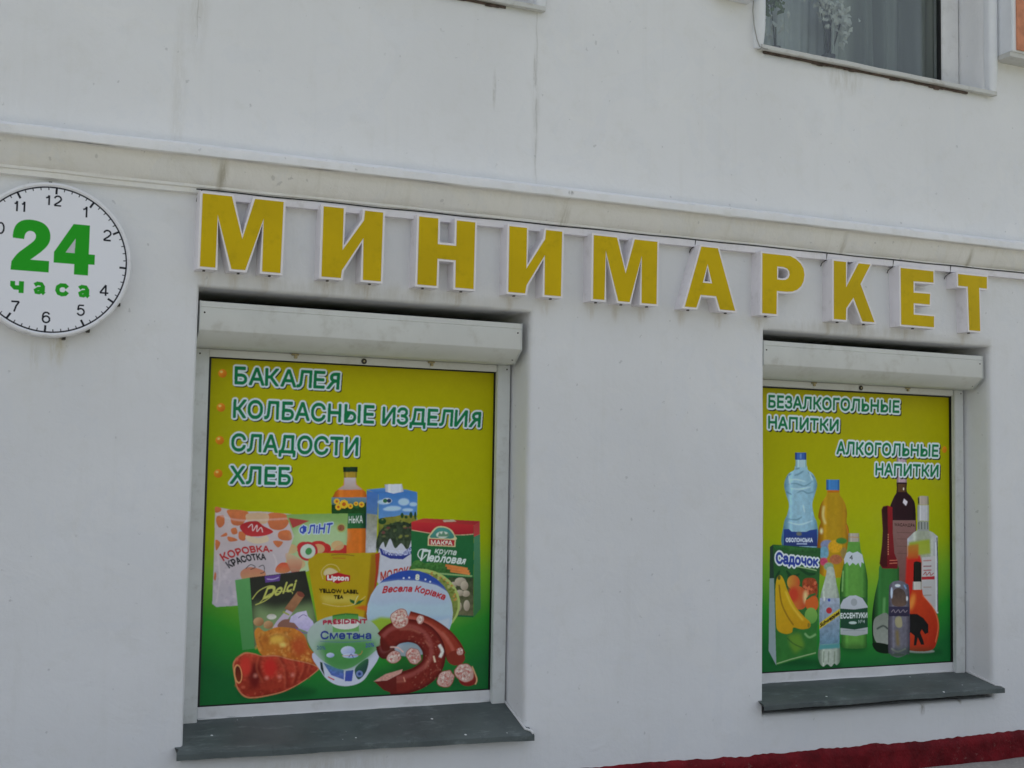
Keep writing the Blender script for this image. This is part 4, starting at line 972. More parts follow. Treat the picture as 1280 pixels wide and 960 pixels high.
# numerals as pen strokes: unit box 0..1 x 0..1
def arc(cx, cy, rx_, ry_, a0, a1, n=14):
    return [(cx + rx_ * math.cos(math.radians(a0 + (a1 - a0) * i / n)), cy + ry_ * math.sin(math.radians(a0 + (a1 - a0) * i / n))) for i in range(n + 1)]
DIG = {'1': [[(.15, .72), (.42, .80), (.55, 1.0)], [(.55, 1.0), (.55, 0)]],
       '2': [arc(.5, .70, .42, .30, 170, -20) + [(.62, .38), (.2, .16), (.06, .04)], [(.04, .03), (.95, .03)]],
       '4': [[(.70, 0), (.70, 1.0)], [(.70, 1.0), (.04, .27)], [(.02, .26), (1, .26)]],
       '5': [[(.88, .97), (.25, .97)], [(.25, .97), (.14, .50)], [(.14, .50)] + arc(.5, .33, .42, .32, 140, -160)],
       '6': [arc(.5, .32, .42, .32, 0, 360), [(.08, .32), (.10, .62)] + arc(.5, .66, .40, .34, 170, 25)],
       '7': [[(.04, .96), (.96, .96)], [(.96, .96), (.62, .55), (.40, 0)]],
       '8': [arc(.5, .73, .36, .26, 0, 360), arc(.5, .25, .43, .27, 0, 360)],
       '0': [arc(.5, .5, .42, .49, 0, 360, 24)]}
def numeral(s, x0, z1, x1, z0):
    n = len(s); w = (x1 - x0) if n == 1 else (x1 - x0) / 2
    for i, ch in enumerate(s):
        a = x0 + i * w; ww = w * (.86 if n > 1 else 1)
        for st in DIG[ch]:
            p.stroke([(a + x * ww, z0 + z * (z1 - z0)) for x, z in st], .0064, INK, smooth=False)
numeral('11', .116, 2.479, .168, 2.440); numeral('12', .226, 2.513, .292, 2.475); numeral('1', .362, 2.483, .394, 2.441)
numeral('2', .445, 2.398, .475, 2.358); numeral('4', .440, 2.184, .472, 2.142); numeral('5', .358, 2.100, .388, 2.060)
numeral('6', .234, 2.063, .264, 2.024); numeral('7', .122, 2.098, .152, 2.058); numeral('8', .042, 2.176, .072, 2.136); numeral('10', .030, 2.391, .092, 2.350)
def thick(pts, w=.0145): p.stroke(pts, w * 1.22, GRN, smooth=False)
# lower-case lettering 'часа'
thick([(.125, 2.174), (.125, 2.157), (.132, 2.150), (.150, 2.150)]); thick([(.156, 2.175), (.156, 2.130)])
def small_a(x):
    thick([(x + .006, 2.164), (x + .016, 2.171), (x + .030, 2.170), (x + .036, 2.160), (x + .036, 2.138), (x + .042, 2.133)], .0125)
    thick([(x + .034, 2.154), (x + .018, 2.151), (x + .009, 2.145), (x + .012, 2.137), (x + .022, 2.136), (x + .034, 2.143)], .0115)
small_a(.197); small_a(.358)
thick([(.321, 2.162), (.312, 2.171), (.298, 2.171), (.287, 2.163), (.285, 2.151), (.290, 2.140), (.302, 2.136), (.314, 2.138), (.321, 2.147)], .0135)
mat_dial = print_material('dial_print', P3.image('dial_print'), 0.45, 0, 0.0)

# ------------------------------------------------------------------ the building
S = 2.7738
def nz3(x, y, z):
    a = mnoise.noise(Vector((x * 1.7, y * 1.7, z * 1.7))) * .0045
    b = mnoise.noise(Vector((x * 7, y * 7 + 9, z * 7))) * .0016
    c = mnoise.noise(Vector((x * 22, y * 22 + 3, z * 22))) * .0006
    return a + b + c

def axis(lo, hi, marks, step):
    """fine steps inside [lo,hi], all marks kept"""
    out = set(round(m_, 5) for m_ in marks)
    base = sorted(out | {lo, hi})
    res = []
    for a, b in zip(base, base[1:]):
        n = max(1, int(round((b - a) / (step if a >= -0.8 and b <= 7 else 0.8))))
        res += [a + (b - a) * i / n for i in range(n)]
    return res + [base[-1]]

e = .012
OX0, OX1, OZ0, OZ1 = .8315, 2.3246, .335, 2.2165
UX0, UX1, UZ0, UZ1 = 3.596, 5.085, 3.622, 5.3
openings = [(OX0, OX1, OZ0, OZ1, e, .42), (OX0 + S, OX1 + S, OZ0, OZ1, e, .42),
            (UX0, UX1, UZ0, UZ1, .055, .45), (UX0 - S, UX1 - S, UZ0, UZ1, .055, .45)]
xm, zm = [-9, -0.8, 7, 16], [0, 4.6, 9]
for a, b, c_, d, q, _ in openings:
    xm += [a - q, a, b, b + q]; zm += [c_ - (q if q < .02 else .012), c_, d, d + q]
X = axis(-9, 16, xm, .045); Z = axis(0, 9, zm, .045)
def in_open(x, z):
    return any(a < x < b and c_ < z < d for a, b, c_, d, _, _ in openings)
def edge_y(x, z):
    y = 0.0
    for a, b, c_, d, q, _ in openings:
        if a - 1e-4 <= x <= b + 1e-4 and c_ - 1e-4 <= z <= d + 1e-4: return q * (.9 if q < .02 else .55)
    return y
def wall_mesh():
    V = []; F = []; idx = {}
    def vert(x, z):
        k = (round(x, 5), round(z, 5))
        if k not in idx:
            idx[k] = len(V); y = edge_y(x, z)
            V.append((x + nz3(z, x, 5) * (1 if y else 0), y + nz3(x, 0, z), z + nz3(x, z, 9) * (1 if y else 0)))
        return idx[k]
    for i in range(len(X) - 1):
        for j in range(len(Z) - 1):
            if in_open((X[i] + X[i + 1]) / 2, (Z[j] + Z[j + 1]) / 2): continue
            F.append((vert(X[i], Z[j]), vert(X[i + 1], Z[j]), vert(X[i + 1], Z[j + 1]), vert(X[i], Z[j + 1])))
    # reveals
    for a, b, c_, d, q, dep in openings:
        xs = [x for x in X if a - 1e-5 <= x <= b + 1e-5]; zs = [z for z in Z if c_ - 1e-5 <= z <= d + 1e-5]
        ring = [(x, c_) for x in xs] + [(b, z) for z in zs[1:]] + [(x, d) for x in xs[::-1][1:]] + [(a, z) for z in zs[::-1][1:-1]]
        ys = [q + .03, .1, .16, .22, .3, dep]
        prev = [idx[(round(x, 5), round(z, 5))] for x, z in ring]
        for y in ys:
            cur = []
            for x, z in ring:
                n = nz3(x + y * 3, y, z + y)
                dx = -n if x == a else n if x == b else 0
                dz = -n if z == c_ else n if z == d else 0
                cur.append(len(V)); V.append((x + dx, y, z + dz))
            m_ = len(ring)
            for k in range(m_): F.append((prev[k], cur[k], cur[(k + 1) % m_], prev[(k + 1) % m_]))
            prev = cur
    o = MB(); o.v = V; o.f = F
    return o

bld = empty('shop_building', (0, 0, 0), 'white plastered building with two shop windows below a moulded ledge and windows upstairs', 'building')
wm = wall_mesh(); wo = wm.build('wall', mat_wall, bld, smooth='all')
# back, sides, roof, floor between storeys: the solid that shades the street side
b = MB()
b.box(-9, -8.7, .002, 12, 0, 9); b.box(15.7, 16, .002, 12, 0, 9); b.box(-8.7, 15.7, 11.7, 12, 0, 9)
b.build('side_wall', mat_wall, bld, kind='structure')
MB().box(-9.2, 16.2, -.35, 12.2, 9.003, 9.3).build('roof', mat_cornice, bld)
MB().box(-8.69, 15.69, .45, 11.69, 2.6, 2.95).build('floor_slab', mat_cornice, bld)

# moulded ledge, swept along the facade with a slightly ragged top edge
def cornice():
    xs = np.concatenate([np.arange(-9, -.8, .3), np.arange(-.8, 7, .02), np.arange(7, 16.1, .3)])
    fas = MB(); cov = MB()
    top = [(.02, 2.802), (-.05, 2.793), (-.102, 2.777), (-.111, 2.772), (-.1135, 2.766), (-.1135, 2.736), (-.108, 2.731)]
    low = [(-.105, 2.732), (-.085, 2.730), (-.078, 2.722), (-.070, 2.700), (-.060, 2.676), (-.046, 2.652), (-.034, 2.635), (-.030, 2.632), (-.030, 2.622), (-.022, 2.618), (-.022, 2.600), (-.010, 2.596), (.02, 2.594)]
    for mb_, prof, rag in ((fas, top, True), (cov, low, False)):
        m_ = len(prof)
        for x in xs:
            tilt = .004 * (x - 2.5)
            for j, (y, z) in enumerate(prof):
                n = mnoise.noise(Vector((x * 5, j * .6, 1.3))) * .0025 + mnoise.noise(Vector((x * 1.1, j * .1, 7))) * .003
                if rag and j in (2, 3):
                    n += max(0, mnoise.noise(Vector((x * 9, 2.2, 1))) - .05) * -.022 - (.007 if mnoise.noise(Vector((x * 17, 5, 1))) > .22 else 0)
                n2 = mnoise.noise(Vector((x * 11, j * 1.7, 4))) * .0018
                mb_.v.append((x, y + n2, z + tilt + n))
        for i in range(len(xs) - 1):
            for j in range(m_ - 1):
                a = i * m_ + j; mb_.f.append((a, a + 1, a + m_ + 1, a + m_))
    fas.build('ledge_top', mat_fascia, bld, smooth=32)
    cov.build('ledge_moulding', mat_cornice, bld, smooth=40)
cornice()

# red plinth with ragged painted top edge
def plinth():
    mb_ = MB(); xs = np.concatenate([np.arange(-9, 1, .2), np.arange(1, 6, .012), np.arange(6, 16.1, .2)]); rows = [0, .04, .08, .11, .135, .15, .16, .166]
    for x in xs:
        top = .165 + .012 * math.sin(x * .9 + .6) + mnoise.noise(Vector((x * 1.6, 1, 1))) * .012 + mnoise.noise(Vector((x * 9, 4, 1))) * .007 + mnoise.noise(Vector((x * 28, 4, 1))) * .006
        for j, r in enumerate(rows):
            z = r / .166 * top
            y = -.020 + (0 if j < 5 else (j - 4) * .009) + mnoise.noise(Vector((x * 5, z * 9, 2))) * .006 + mnoise.noise(Vector((x * 17, z * 22, 2))) * .004
            mb_.v.append((x, y, z))
    m_ = len(rows)
    for i in range(len(xs) - 1):
        for j in range(m_ - 1):
            a = i * m_ + j; mb_.f.append((a, a + m_, a + m_ + 1, a + 1))
    mb_.build('plinth', mat_plinth, bld, smooth='all')
plinth()

# protruding bay at the upper right: white side, brick front
MB().box(5.158, 7.2, -.118, .02, 3.835, 6.2).build('bay', mat_baywhite, bld, bevel=.004)
MB().box(5.185, 7.2, -.128, -.119, 3.845, 6.2).build('bay_front', mat_orange, bld)
MB().box(5.150, 7.2, -.11, .02, 3.808, 3.834).build('bay_soffit', mat_upsill, bld)

# shop windows: frame with rails, glass, gasket, sill
def shop_window(dx, sl, sr, first):
    fr = MB()
    x0, x1 = .868 + dx, 2.330 + dx - .004
    fr.box(x0, .925 + dx, .222, .30, .400, 2.06)            # left stile
    fr.box(2.262 + dx, x1, .222, .30, .400, 2.06)           # right stile
    fr.box(.9252 + dx, 2.2618 + dx, .222, .30, .400, .494)   # bottom rail
    fr.box(.9252 + dx, 2.2618 + dx, .222, .30, 1.955, 2.06)
    fo = fr.build('shop_window', mat_frame, bld, bevel=.003)
    fo['label'] = 'white framed shop window behind the %s poster' % ('groceries' if first else 'drinks')
    g = MB(); g.box(.9256 + dx, 2.2614 + dx, .247, .253, .4945, 1.9545); g.build('glass', mat_glass, fo)
    k = MB()
    k.box(.9262 + dx, .9372 + dx, .2262, .2462, .4947, 1.9543); k.box(2.2485 + dx, 2.2612 + dx, .2262, .2462, .4947, 1.9543)
    k.box(.9374 + dx, 2.2483 + dx, .2275, .2462, 1.9475, 1.9543); k.box(.9374 + dx, 2.2483 + dx, .2275, .2462, .4947, .4985)
    k.build('gasket', mat_black, fo)
    # sheet-metal sill, folded down at the front
    zl, zr = sl, sr
    def zz(x, y):
        f = (x - .797) / 1.548
        zf = zl + (zr - zl) * f
        return zf + (y + .057) / .277 * (.447 - (zl + zr) / 2 + (zl + zr) / 2 - zf) 
    s_ = MB(); xs = [.797 + 1.548 * i / 40 for i in range(41)]
    sec = [(.222, 0), (.15, 0), (.08, 0), (.02, 0), (-.004, 0), (-.05, 0), (-.057, -.0035), (-.0575, -.026), (-.052, -.0265), (-.050, -.012), (.02, -.012), (.222, -.012)]
    m_ = len(sec)
    for x in xs:
        for y, d in sec:
            xx = x
            if y > .01: xx = min(max(x, .833), 2.323)
            wob = mnoise.noise(Vector((x * 4, y * 6, zl * 9))) * .004 + mnoise.noise(Vector((x * 15, y * 9, 3))) * .0016
            s_.v.append((xx + dx, y + wob * .8, zz(x, max(y, -.057)) + d + wob))
    for i in range(40):
        for j in range(m_):
            a = i * m_ + j; b_ = i * m_ + (j + 1) % m_
            s_.f.append((a, b_, b_ + m_, a + m_))
    s_.f.append(tuple(range(m_))[::-1]); s_.f.append(tuple(40 * m_ + j for j in range(m_)))
    s_.build('window_sill', mat_sill, fo, smooth=40)
    # caulk along the sill: back joint and right-hand end
    c_ = MB()
    for pts, r in (([(2.318 + dx, y, zz(2.32, y) + .004) for y in (.20, .12, .05, .0, -.02)] + [(2.338 + dx, -.035, zz(2.34, -.03) + .003), (2.343 + dx, -.052, zz(2.34, -.05))], .006),
                   ([(.93 + dx + i * .066, .218, zz(.93 + i * .066, .218) - .001 + rnd.uniform(-.002, .003)) for i in range(21)], .0055)):
        c_.tube([(a + rnd.uniform(-.001, .001), b_, z + rnd.uniform(-.001, .001)) for a, b_, z in pts], r, 6)
    c_.build('caulk', mat_caulk, fo, smooth='all')
    return fo
shop_window(0, .372, .340, True)
shop_window(S, .398, .394, False)

# roller shutters: housing, end caps, guide rails, bottom bar with lock and stops
def shutter(label):
    root = empty('roller_shutter', (1.58, 0, .43), label, 'roller shutter', 'roller shutters over the shop windows')
    obs = []
    xl, xr = .842, 2.2894
    prof = [(.20, 2.158), (.030, 2.1625), (.0235, 2.160), (.0230, 2.139), (.0255, 2.1375), (.0255, 2.1355), (.0235, 2.134), (.0235, 2.046), (.0255, 2.042), (.0960, 1.9865), (.101, 1.985), (.20, 1.985)]
    b = MB(); b.sweep(prof, xl + .004, xr - .004, 1); obs.append(b.build('shutter_box', mat_shutter, smooth=30))
    for x in (xl, xr - .0035):
        b = MB(); b.sweep([(y - (.003 if y < .1 else 0), z + (.003 if z > 2.1 else -.003)) for y, z in [(.20, 2.158), (.0235, 2.160), (.0235, 2.044), (.098, 1.985), (.20, 1.985)]], x, x + .0035)
        obs.append(b.build('end_cap', mat_rail))
    for x0 in (.858, 2.2502):
        b = MB(); b.box(x0, x0 + .0637, .192, .2215, .434, 1.984)
        g = b.build('guide_rail', mat_rail, bevel=.003); obs.append(g)
    b = MB(); b.box(.9225, 2.2495, .203, .2165, 1.952, 1.9838)
    bar = b.build('bottom_bar', mat_shutter, bevel=.002); obs.append(bar)
    keep(root, obs)
    lk = MB(); lk.disc(1.603, 1.967, [(0.0, .197), (.0105, .197), (.0125, .1985), (.0125, .203)], 20)
    lo = lk.build('lock', mat_lock, bar, smooth=30)
    lk2 = MB(); lk2.disc(1.603, 1.967, [(0.0, .1955), (.004, .1955), (.0045, .1975)], 12); lk2.v = [v for v in lk2.v]
    lo2 = lk2.build('keyhole', mat_tab, bar)
    for x in (1.29, 1.92):
        t_ = MB(); t_.box(x - .016, x + .016, .190, .2025, 1.975, 1.983); t_.box(x - .004, x + .010, .192, .2025, 1.962, 1.975)
        obs2 = t_.build('stop_tab', mat_tab, bar, bevel=.002)
        obs2.location = -root.location - bar.location
    lo.location = -root.location - bar.location; lo2.location = -root.location - bar.location
    for x, z, y in ((xl + .02, 2.115, .0235), (xr - .02, 2.118, .0235), (xr - .02, 2.0, .08), (.862 + .02, 1.962, .192), (2.2502 + .045, 1.965, .192)):
        sc_ = MB(); sc_.disc(x, z, [(0, y - .002), (.0035, y - .0015), (.004, y)], 10)
        keep(root, [sc_.build('screw', mat_lock)])
    return root
sh1 = shutter('raised pale roller shutter over the groceries poster, under the left letters of the sign')
def copy_tree(o, parent=None):
    c_ = o.copy(); C.objects.link(c_); c_.parent = parent
    for ch in list(o.children): copy_tree(ch, c_)
    return c_
sh2 = copy_tree(sh1); sh2.location.x += S; sh2.location.z += .004
sh2['label'] = 'raised pale roller shutter over the drinks poster, under the last letters of the sign'

# posters
for dx, mt, nm, lb in ((0, mat_poster1, 'window_poster', 'green and yellow poster showing groceries, sausage, tea and milk under four Cyrillic lines'),
                       (S, mat_poster2, 'window_poster', 'green and yellow poster showing bottles of water, wine and juice in the right window')):
    b = MB(); b.box(.9376 + dx, 2.2481 + dx, .236, .2455, .4988, 1.9472)
    o = b.build(nm, mt); add_uv(o, .9376 + dx, 2.2481 + dx, .4988, 1.9472)
    tag(o, lb, 'poster', 'posters in the shop windows')

# ------------------------------------------------------------------ sign letters
TZ, BZ = 2.5805, 2.2845
def snap(pts):
    return [(x, TZ if abs(z - TZ) < .012 else BZ if abs(z - BZ) < .012 else z) for x, z in pts]
def area(P): return sum(a[0] * b_[1] - b_[0] * a[1] for a, b_ in zip(P, P[1:] + P[:1])) / 2
def offset(P, d):
    """grow a closed outline by d (negative shrinks)"""
    sgn = 1 if area(P) > 0 else -1; out = []; n = len(P)
    for i in range(n):
        a, b_, c_ = Vector(P[i - 1]), Vector(P[i]), Vector(P[(i + 1) % n])
        e1 = (b_ - a).normalized(); e2 = (c_ - b_).normalized()
        n1 = Vector((e1.y, -e1.x)) * sgn; n2 = Vector((e2.y, -e2.x)) * sgn
        m_ = n1 + n2
        if m_.length < 1e-4: out.append(tuple(b_ + n1 * d)); continue
        m_.normalize(); k = d / max(.45, m_.dot(n1))
        out.append(tuple(b_ + m_ * k))
    return out
def slab(outer, holes, y0, y1):
    """prism between y0 (front) and y1"""
    mb_ = MB(); loops = [outer] + holes
    flat = [q for L in loops for q in L]; n = len(flat)
    mb_.v = [(x, y0, z) for x, z in flat] + [(x, y1, z) for x, z in flat]
    for t_ in tessellate_polygon([[Vector((x, z, 0)) for x, z in L] for L in loops]):
        mb_.f.append(tuple(t_)); mb_.f.append(tuple(n + k for k in t_)[::-1])
    s0 = 0
    for L in loops:
        m_ = len(L)
        for i in range(m_):
            a, b_ = s0 + i, s0 + (i + 1) % m_
            mb_.f.append((a, b_, b_ + n, a + n))
        s0 += m_
    return mb_
def rounded(P, idxs, k=5):
    return P
GL = [
 ('М', [(.817, 2.58), (.935, 2.58), (.982, 2.411), (1.029, 2.58), (1.148, 2.58), (1.143, 2.284), (1.067, 2.284), (1.067, 2.503), (.998, 2.284), (.942, 2.284), (.880, 2.5), (.878, 2.284), (.816, 2.284)], []),
 ('И', [(1.317, 2.58), (1.405, 2.58), (1.404, 2.404), (1.494, 2.538), (1.498, 2.58), (1.579, 2.58), (1.576, 2.284), (1.496, 2.284), (1.494, 2.462), (1.404, 2.318), (1.400, 2.284), (1.316, 2.284)], []),
 ('Н', [(1.742, 2.58), (1.831, 2.58), (1.831, 2.468), (1.917, 2.468), (1.917, 2.58), (2.005, 2.58), (2.003, 2.284), (1.916, 2.284), (1.916, 2.404), (1.831, 2.404), (1.829, 2.284), (1.740, 2.284)], []),
 ('И', [(2.170, 2.58), (2.257, 2.58), (2.257, 2.396), (2.348, 2.538), (2.352, 2.58), (2.434, 2.58), (2.432, 2.284), (2.349, 2.284), (2.348, 2.465), (2.259, 2.322), (2.253, 2.284), (2.170, 2.284)], []),
 ('М', [(2.596, 2.58), (2.718, 2.58), (2.766, 2.416), (2.813, 2.58), (2.936, 2.58), (2.934, 2.284), (2.853, 2.284), (2.852, 2.508), (2.789, 2.284), (2.729, 2.284), (2.660, 2.514), (2.656, 2.284), (2.596, 2.284)], []),
 ('А', [(3.180, 2.58), (3.274, 2.58), (3.375, 2.284), (3.288, 2.284), (3.266, 2.347), (3.177, 2.347), (3.154, 2.284), (3.089, 2.284)], [[(3.216, 2.500), (3.243, 2.407), (3.189, 2.407)]]),
 ('Р', [(3.533, 2.58), (3.665, 2.58), (3.700, 2.578), (3.735, 2.568), (3.764, 2.548), (3.781, 2.524), (3.787, 2.494), (3.782, 2.462), (3.767, 2.435), (3.743, 2.415), (3.714, 2.404), (3.68, 2.400), (3.620, 2.400), (3.618, 2.284), (3.533, 2.284)], [[(3.621, 2.522), (3.66, 2.522), (3.682, 2.516), (3.695, 2.503), (3.697, 2.487), (3.690, 2.470), (3.674, 2.460), (3.655, 2.457), (3.621, 2.457)]]),
 ('К', [(3.969, 2.58), (4.046, 2.58), (4.046, 2.450), (4.126, 2.58), (4.202, 2.58), (4.138, 2.475), (4.228, 2.284), (4.150, 2.284), (4.093, 2.402), (4.047, 2.345), (4.045, 2.284), (3.969, 2.284)], []),
 ('Е', [(4.400, 2.58), (4.621, 2.58), (4.621, 2.520), (4.486, 2.517), (4.486, 2.458), (4.597, 2.459), (4.594, 2.402), (4.486, 2.402), (4.486, 2.343), (4.623, 2.343), (4.622, 2.284), (4.402, 2.284)], []),
 ('Т', [(4.790, 2.572), (4.994, 2.572), (4.993, 2.517), (4.938, 2.517), (4.943, 2.284), (4.866, 2.284), (4.858, 2.517), (4.791, 2.517)], [])]
LBL = ['yellow letter М at the left end of the sign, beside the clock', 'yellow letter И between the first letter М and the letter Н',
       'yellow letter Н of the sign, between the two letters И', 'yellow letter И between the letter Н and the second letter М',
       'yellow letter М in the middle of the sign, before the letter А', 'yellow letter А of the sign, between the second М and Р',
       'yellow letter Р with a rounded bowl, fourth letter from the right end of the sign', 'yellow letter with two slanting arms, third from the right end of the sign', 'yellow letter Е of the sign, between К and Т',
       'yellow letter Т at the right end of the sign']
for (ch, out, holes), lb in zip(GL, LBL):
    out = snap(out); gx = (out[0][0] + out[-1][0]) / 2
    root = empty('sign_letter', (gx, 0, BZ), lb, 'sign letter', 'yellow letters of the shop sign')
    big = offset(out, .0085); hb = [offset(h, -.0075) for h in holes]
    cas = slab(big, hb, -.0772, .008).build('letter_casing', mat_casing, bevel=.0012)
    trm_ = slab(offset(out, .0088), [offset(h, -.0078) for h in holes], -.0802, -.0765)
    trm = trm_.build('letter_trim', mat_trim)
    fac = slab(offset(out, -.0005), holes, -.0818, -.0795).build('letter_face', mat_yellow)
    obs = [cas, trm, fac]
    for a_, b_ in zip(out, out[1:] + out[:1]):
        if abs(a_[1] - BZ) < 1e-6 and abs(b_[1] - BZ) < 1e-6:
            xx = (a_[0] + b_[0]) / 2 + rnd.uniform(-.012, .012)
            c_ = MB(); c_.box(xx - .0045, xx + .0045, -.052, -.040, BZ - .0135, BZ - .0086); obs.append(c_.build('fixing_clip', mat_lock))
    keep(root, obs)

# mounting rail, and a cable that also draws the shadow line under the ledge
rl = MB()
rl.sweep([(-.038, 2.600), (-.038, 2.570), (.01, 2.570), (.01, 2.600)], .812, 6.6, 60, zf=lambda x: .0065 * (x - .8))
tag(rl.build('mounting_rail', mat_casing), 'long thin white rail behind the tops of the yellow letters', 'rail')
cb = MB(); n_ = 120
cb.tube([(.80 + 5.8 * i / n_, -.040 - .001 * math.sin(i), 2.6035 + .0065 * (5.8 * i / n_) + .0012 * math.sin(i * .7)) for i in range(n_ + 1)], .0027, 6)
for xx in (.822, 3.175, 3.96, 4.39, 4.78):
    cb.tube([(xx, -.040, 2.6035 + .0065 * (xx - .8)), (xx - .003, -.036, 2.59), (xx - .012, -.012, 2.575), (xx - .014, -.006, 2.56)], .0022, 6)
tag(cb.build('shadow_line_cable', mat_black, smooth='all'), 'thin black cable drawing the shadow line under the ledge above the yellow letters', 'cable')

# ------------------------------------------------------------------ clock sign
ck = empty('clock_sign', (DX, 0, DZ), 'round white 24-hour sign shaped like a clock face, left of the yellow letters', 'clock sign')
b = MB(); b.disc(DX, DZ, [(.290, .01), (.2975, -.012), (.2985, -.055), (.2965, -.064), (.291, -.067), (.286, -.0665), (.285, -.060)], 128)
rim = b.build('rim', mat_clockcase, smooth=50)
b = MB(); b.disc(DX, DZ, [(0, -.0625), (.286, -.0625)], 128); dial = b.build('dial', mat_dial); add_uv(dial, DX - D, DX + D, DZ - D, DZ + D)
keep(ck, [rim, dial])
for k, a in enumerate((92, 282, 300, 330)):
    t_ = MB(); xx = DX + .301 * math.cos(math.radians(a)); zz_ = DZ + .301 * math.sin(math.radians(a))
    t_.box(xx - .006, xx + .006, -.03, .01, zz_ - .006, zz_ + .006)
    keep(ck, [t_.build('bracket', mat_lock)])

# ------------------------------------------------------------------ upstairs window
def upstairs(dx, lb):
    f = MB(); x0, x1 = 3.600 + dx, 5.081 + dx
    f.box(x0, x0 + .105, .20, .27, 3.64, 5.3); f.box(x1 - .125, x1, .20, .27, 3.64, 5.3)
    f.box(x0 + .1055, x1 - .1255, .20, .27, 3.64, 3.715)
    f.box(x0 + .1055, x1 - .1255, .20, .27, 5.1, 5.3)
    fo = f.build('upstairs_window', mat_frame, bld, bevel=.004); fo['label'] = lb
    MB().box(x0 + .106, x1 - .126, .232, .238, 3.7155, 5.0995).build('glass', mat_glass, fo)
    k = MB(); k.box(x1 - .135, x1 - .1262, .205, .231, 3.7155, 5.0995); k.build('gasket', mat_black, fo)
    s_ = MB(); xs = [3.563 + dx + 1.568 * i / 30 for i in range(31)]
    sec = [(.199, 3.660), (.05, 3.652), (-.020, 3.648), (-.030, 3.646), (-.032, 3.640), (-.032, 3.624), (-.024, 3.622), (.199, 3.630)]
    m_ = len(sec)
    for x in xs:
        for y, z in sec:
            xx = min(max(x, UX0 + dx + .002), UX1 + dx - .002) if y > .04 else x
            s_.v.append((xx, y, z + mnoise.noise(Vector((x * 5, y * 3, 1))) * .003 - .018 * (x - 3.563 - dx) / 1.568))
    for i in range(30):
        for j in range(m_):
            a = i * m_ + j; b_ = i * m_ + (j + 1) % m_; s_.f.append((a, b_, b_ + m_, a + m_))
    s_.f.append(tuple(range(m_))[::-1]); s_.f.append(tuple(30 * m_ + j for j in range(m_)))
    s_.build('window_sill', mat_upsill, fo, smooth=40)
    for a_, b_ in ((3.528, 3.5945), (5.0875, 5.150)):
        u_ = MB(); zs = [3.628, 3.645, 3.68] + [3.75 + .1 * k for k in range(17)]
        sec2 = [(a_, .02), (a_, -.012), (a_ + .008, -.024), (a_ + .025, -.032), (b_ - .02, -.032), (b_ - .006, -.024), (b_, -.010), (b_, .02)]
        for k, z in enumerate(zs):
            pinch = (1 - min(1, k / 3)) * .5
            for x, y in sec2:
                mid = (a_ + b_) / 2
                u_.v.append((x + (mid - x) * pinch * (.5 if x < mid else 1) + dx + mnoise.noise(Vector((x * 9, z * 4, 1))) * .003, y * (1 - pinch * .6) + mnoise.noise(Vector((x * 5, z * 3, 4))) * .003, z))
        m2 = len(sec2)
        for k in range(len(zs) - 1):
            for j in range(m2 - 1):
                a = k * m2 + j; u_.f.append((a, a + 1, a + m2 + 1, a + m2))
        u_.f.append(tuple(range(m2)))
        u_.build('window_surround', mat_baywhite, fo, smooth=50)
    r_ = MB(); n = 40
    for i in range(n):
        x = 3.59 + dx + 1.35 * i / n; h = .006 + max(0, mnoise.noise(Vector((i * .35, dx, 2)))) * .016
        if h > .003: r_.box(x, x + 1.35 / n, -.010, .01, 3.618 - .018 * i / n - h, 3.621 - .018 * i / n)
    r_.build('broken_mortar', mat_rust, fo)
upstairs(0, 'upstairs window with lace curtain and flowers, above the right shop window')
upstairs(-S, 'upstairs window whose sill corner shows at the top edge')

# curtains: a lace one on the left, heavier folds on the right
def curtain_material():
    m, t, bs = new_mat('grey_green_curtain')
    c = mixc(t, ramp(t, noise(t, 1.0, 3, 0.5, stretch=(9, 1, .15)), 0.35, 0.62), (0.20, 0.23, 0.21), (0.50, 0.53, 0.49))  # pale and dark vertical stripes paint in extra fold shading
    t.links.new(c, bs.inputs['Base Color']); bs.inputs['Roughness'].default_value = .9
    return m
mat_curtain = curtain_material()
mat_lace = simple('white_net_curtain', (0.62, 0.66, 0.66), 0.9, var=0.06, vscale=9)
def curtain(x0, x1, y, amp, folds, mt, lb, seed):
    mb_ = MB(); n = 160; rr = random.Random(seed); ph = [rr.uniform(0, 6) for _ in range(4)]
    for i in range(n + 1):
        t_ = i / n; x = x0 + (x1 - x0) * t_
        w = math.sin(t_ * folds * 6.28 + ph[0]) * .6 + math.sin(t_ * folds * 2.7 * 6.28 + ph[1]) * .25 + math.sin(t_ * folds * .6 * 6.28 + ph[2]) * .5
        for z in (3.70, 4.3, 5.2): mb_.v.append((x + .01 * math.sin(z * 3 + t_ * 9), y + amp * w, z))
    for i in range(n):
        for j in range(2):
            a = i * 3 + j; mb_.f.append((a, a + 3, a + 4, a + 1))
    o = mb_.build('curtain', mt, smooth='all'); tag(o, lb, 'curtain', 'curtains in the upstairs window')
curtain(3.70, 4.42, .50, .022, 5, mat_lace, 'pale net curtain behind the flowers in the upstairs window', 3)
curtain(4.28, 5.07, .40, .075, 3.6, mat_curtain, 'grey green curtain in vertical folds at the right of the upstairs window', 5)

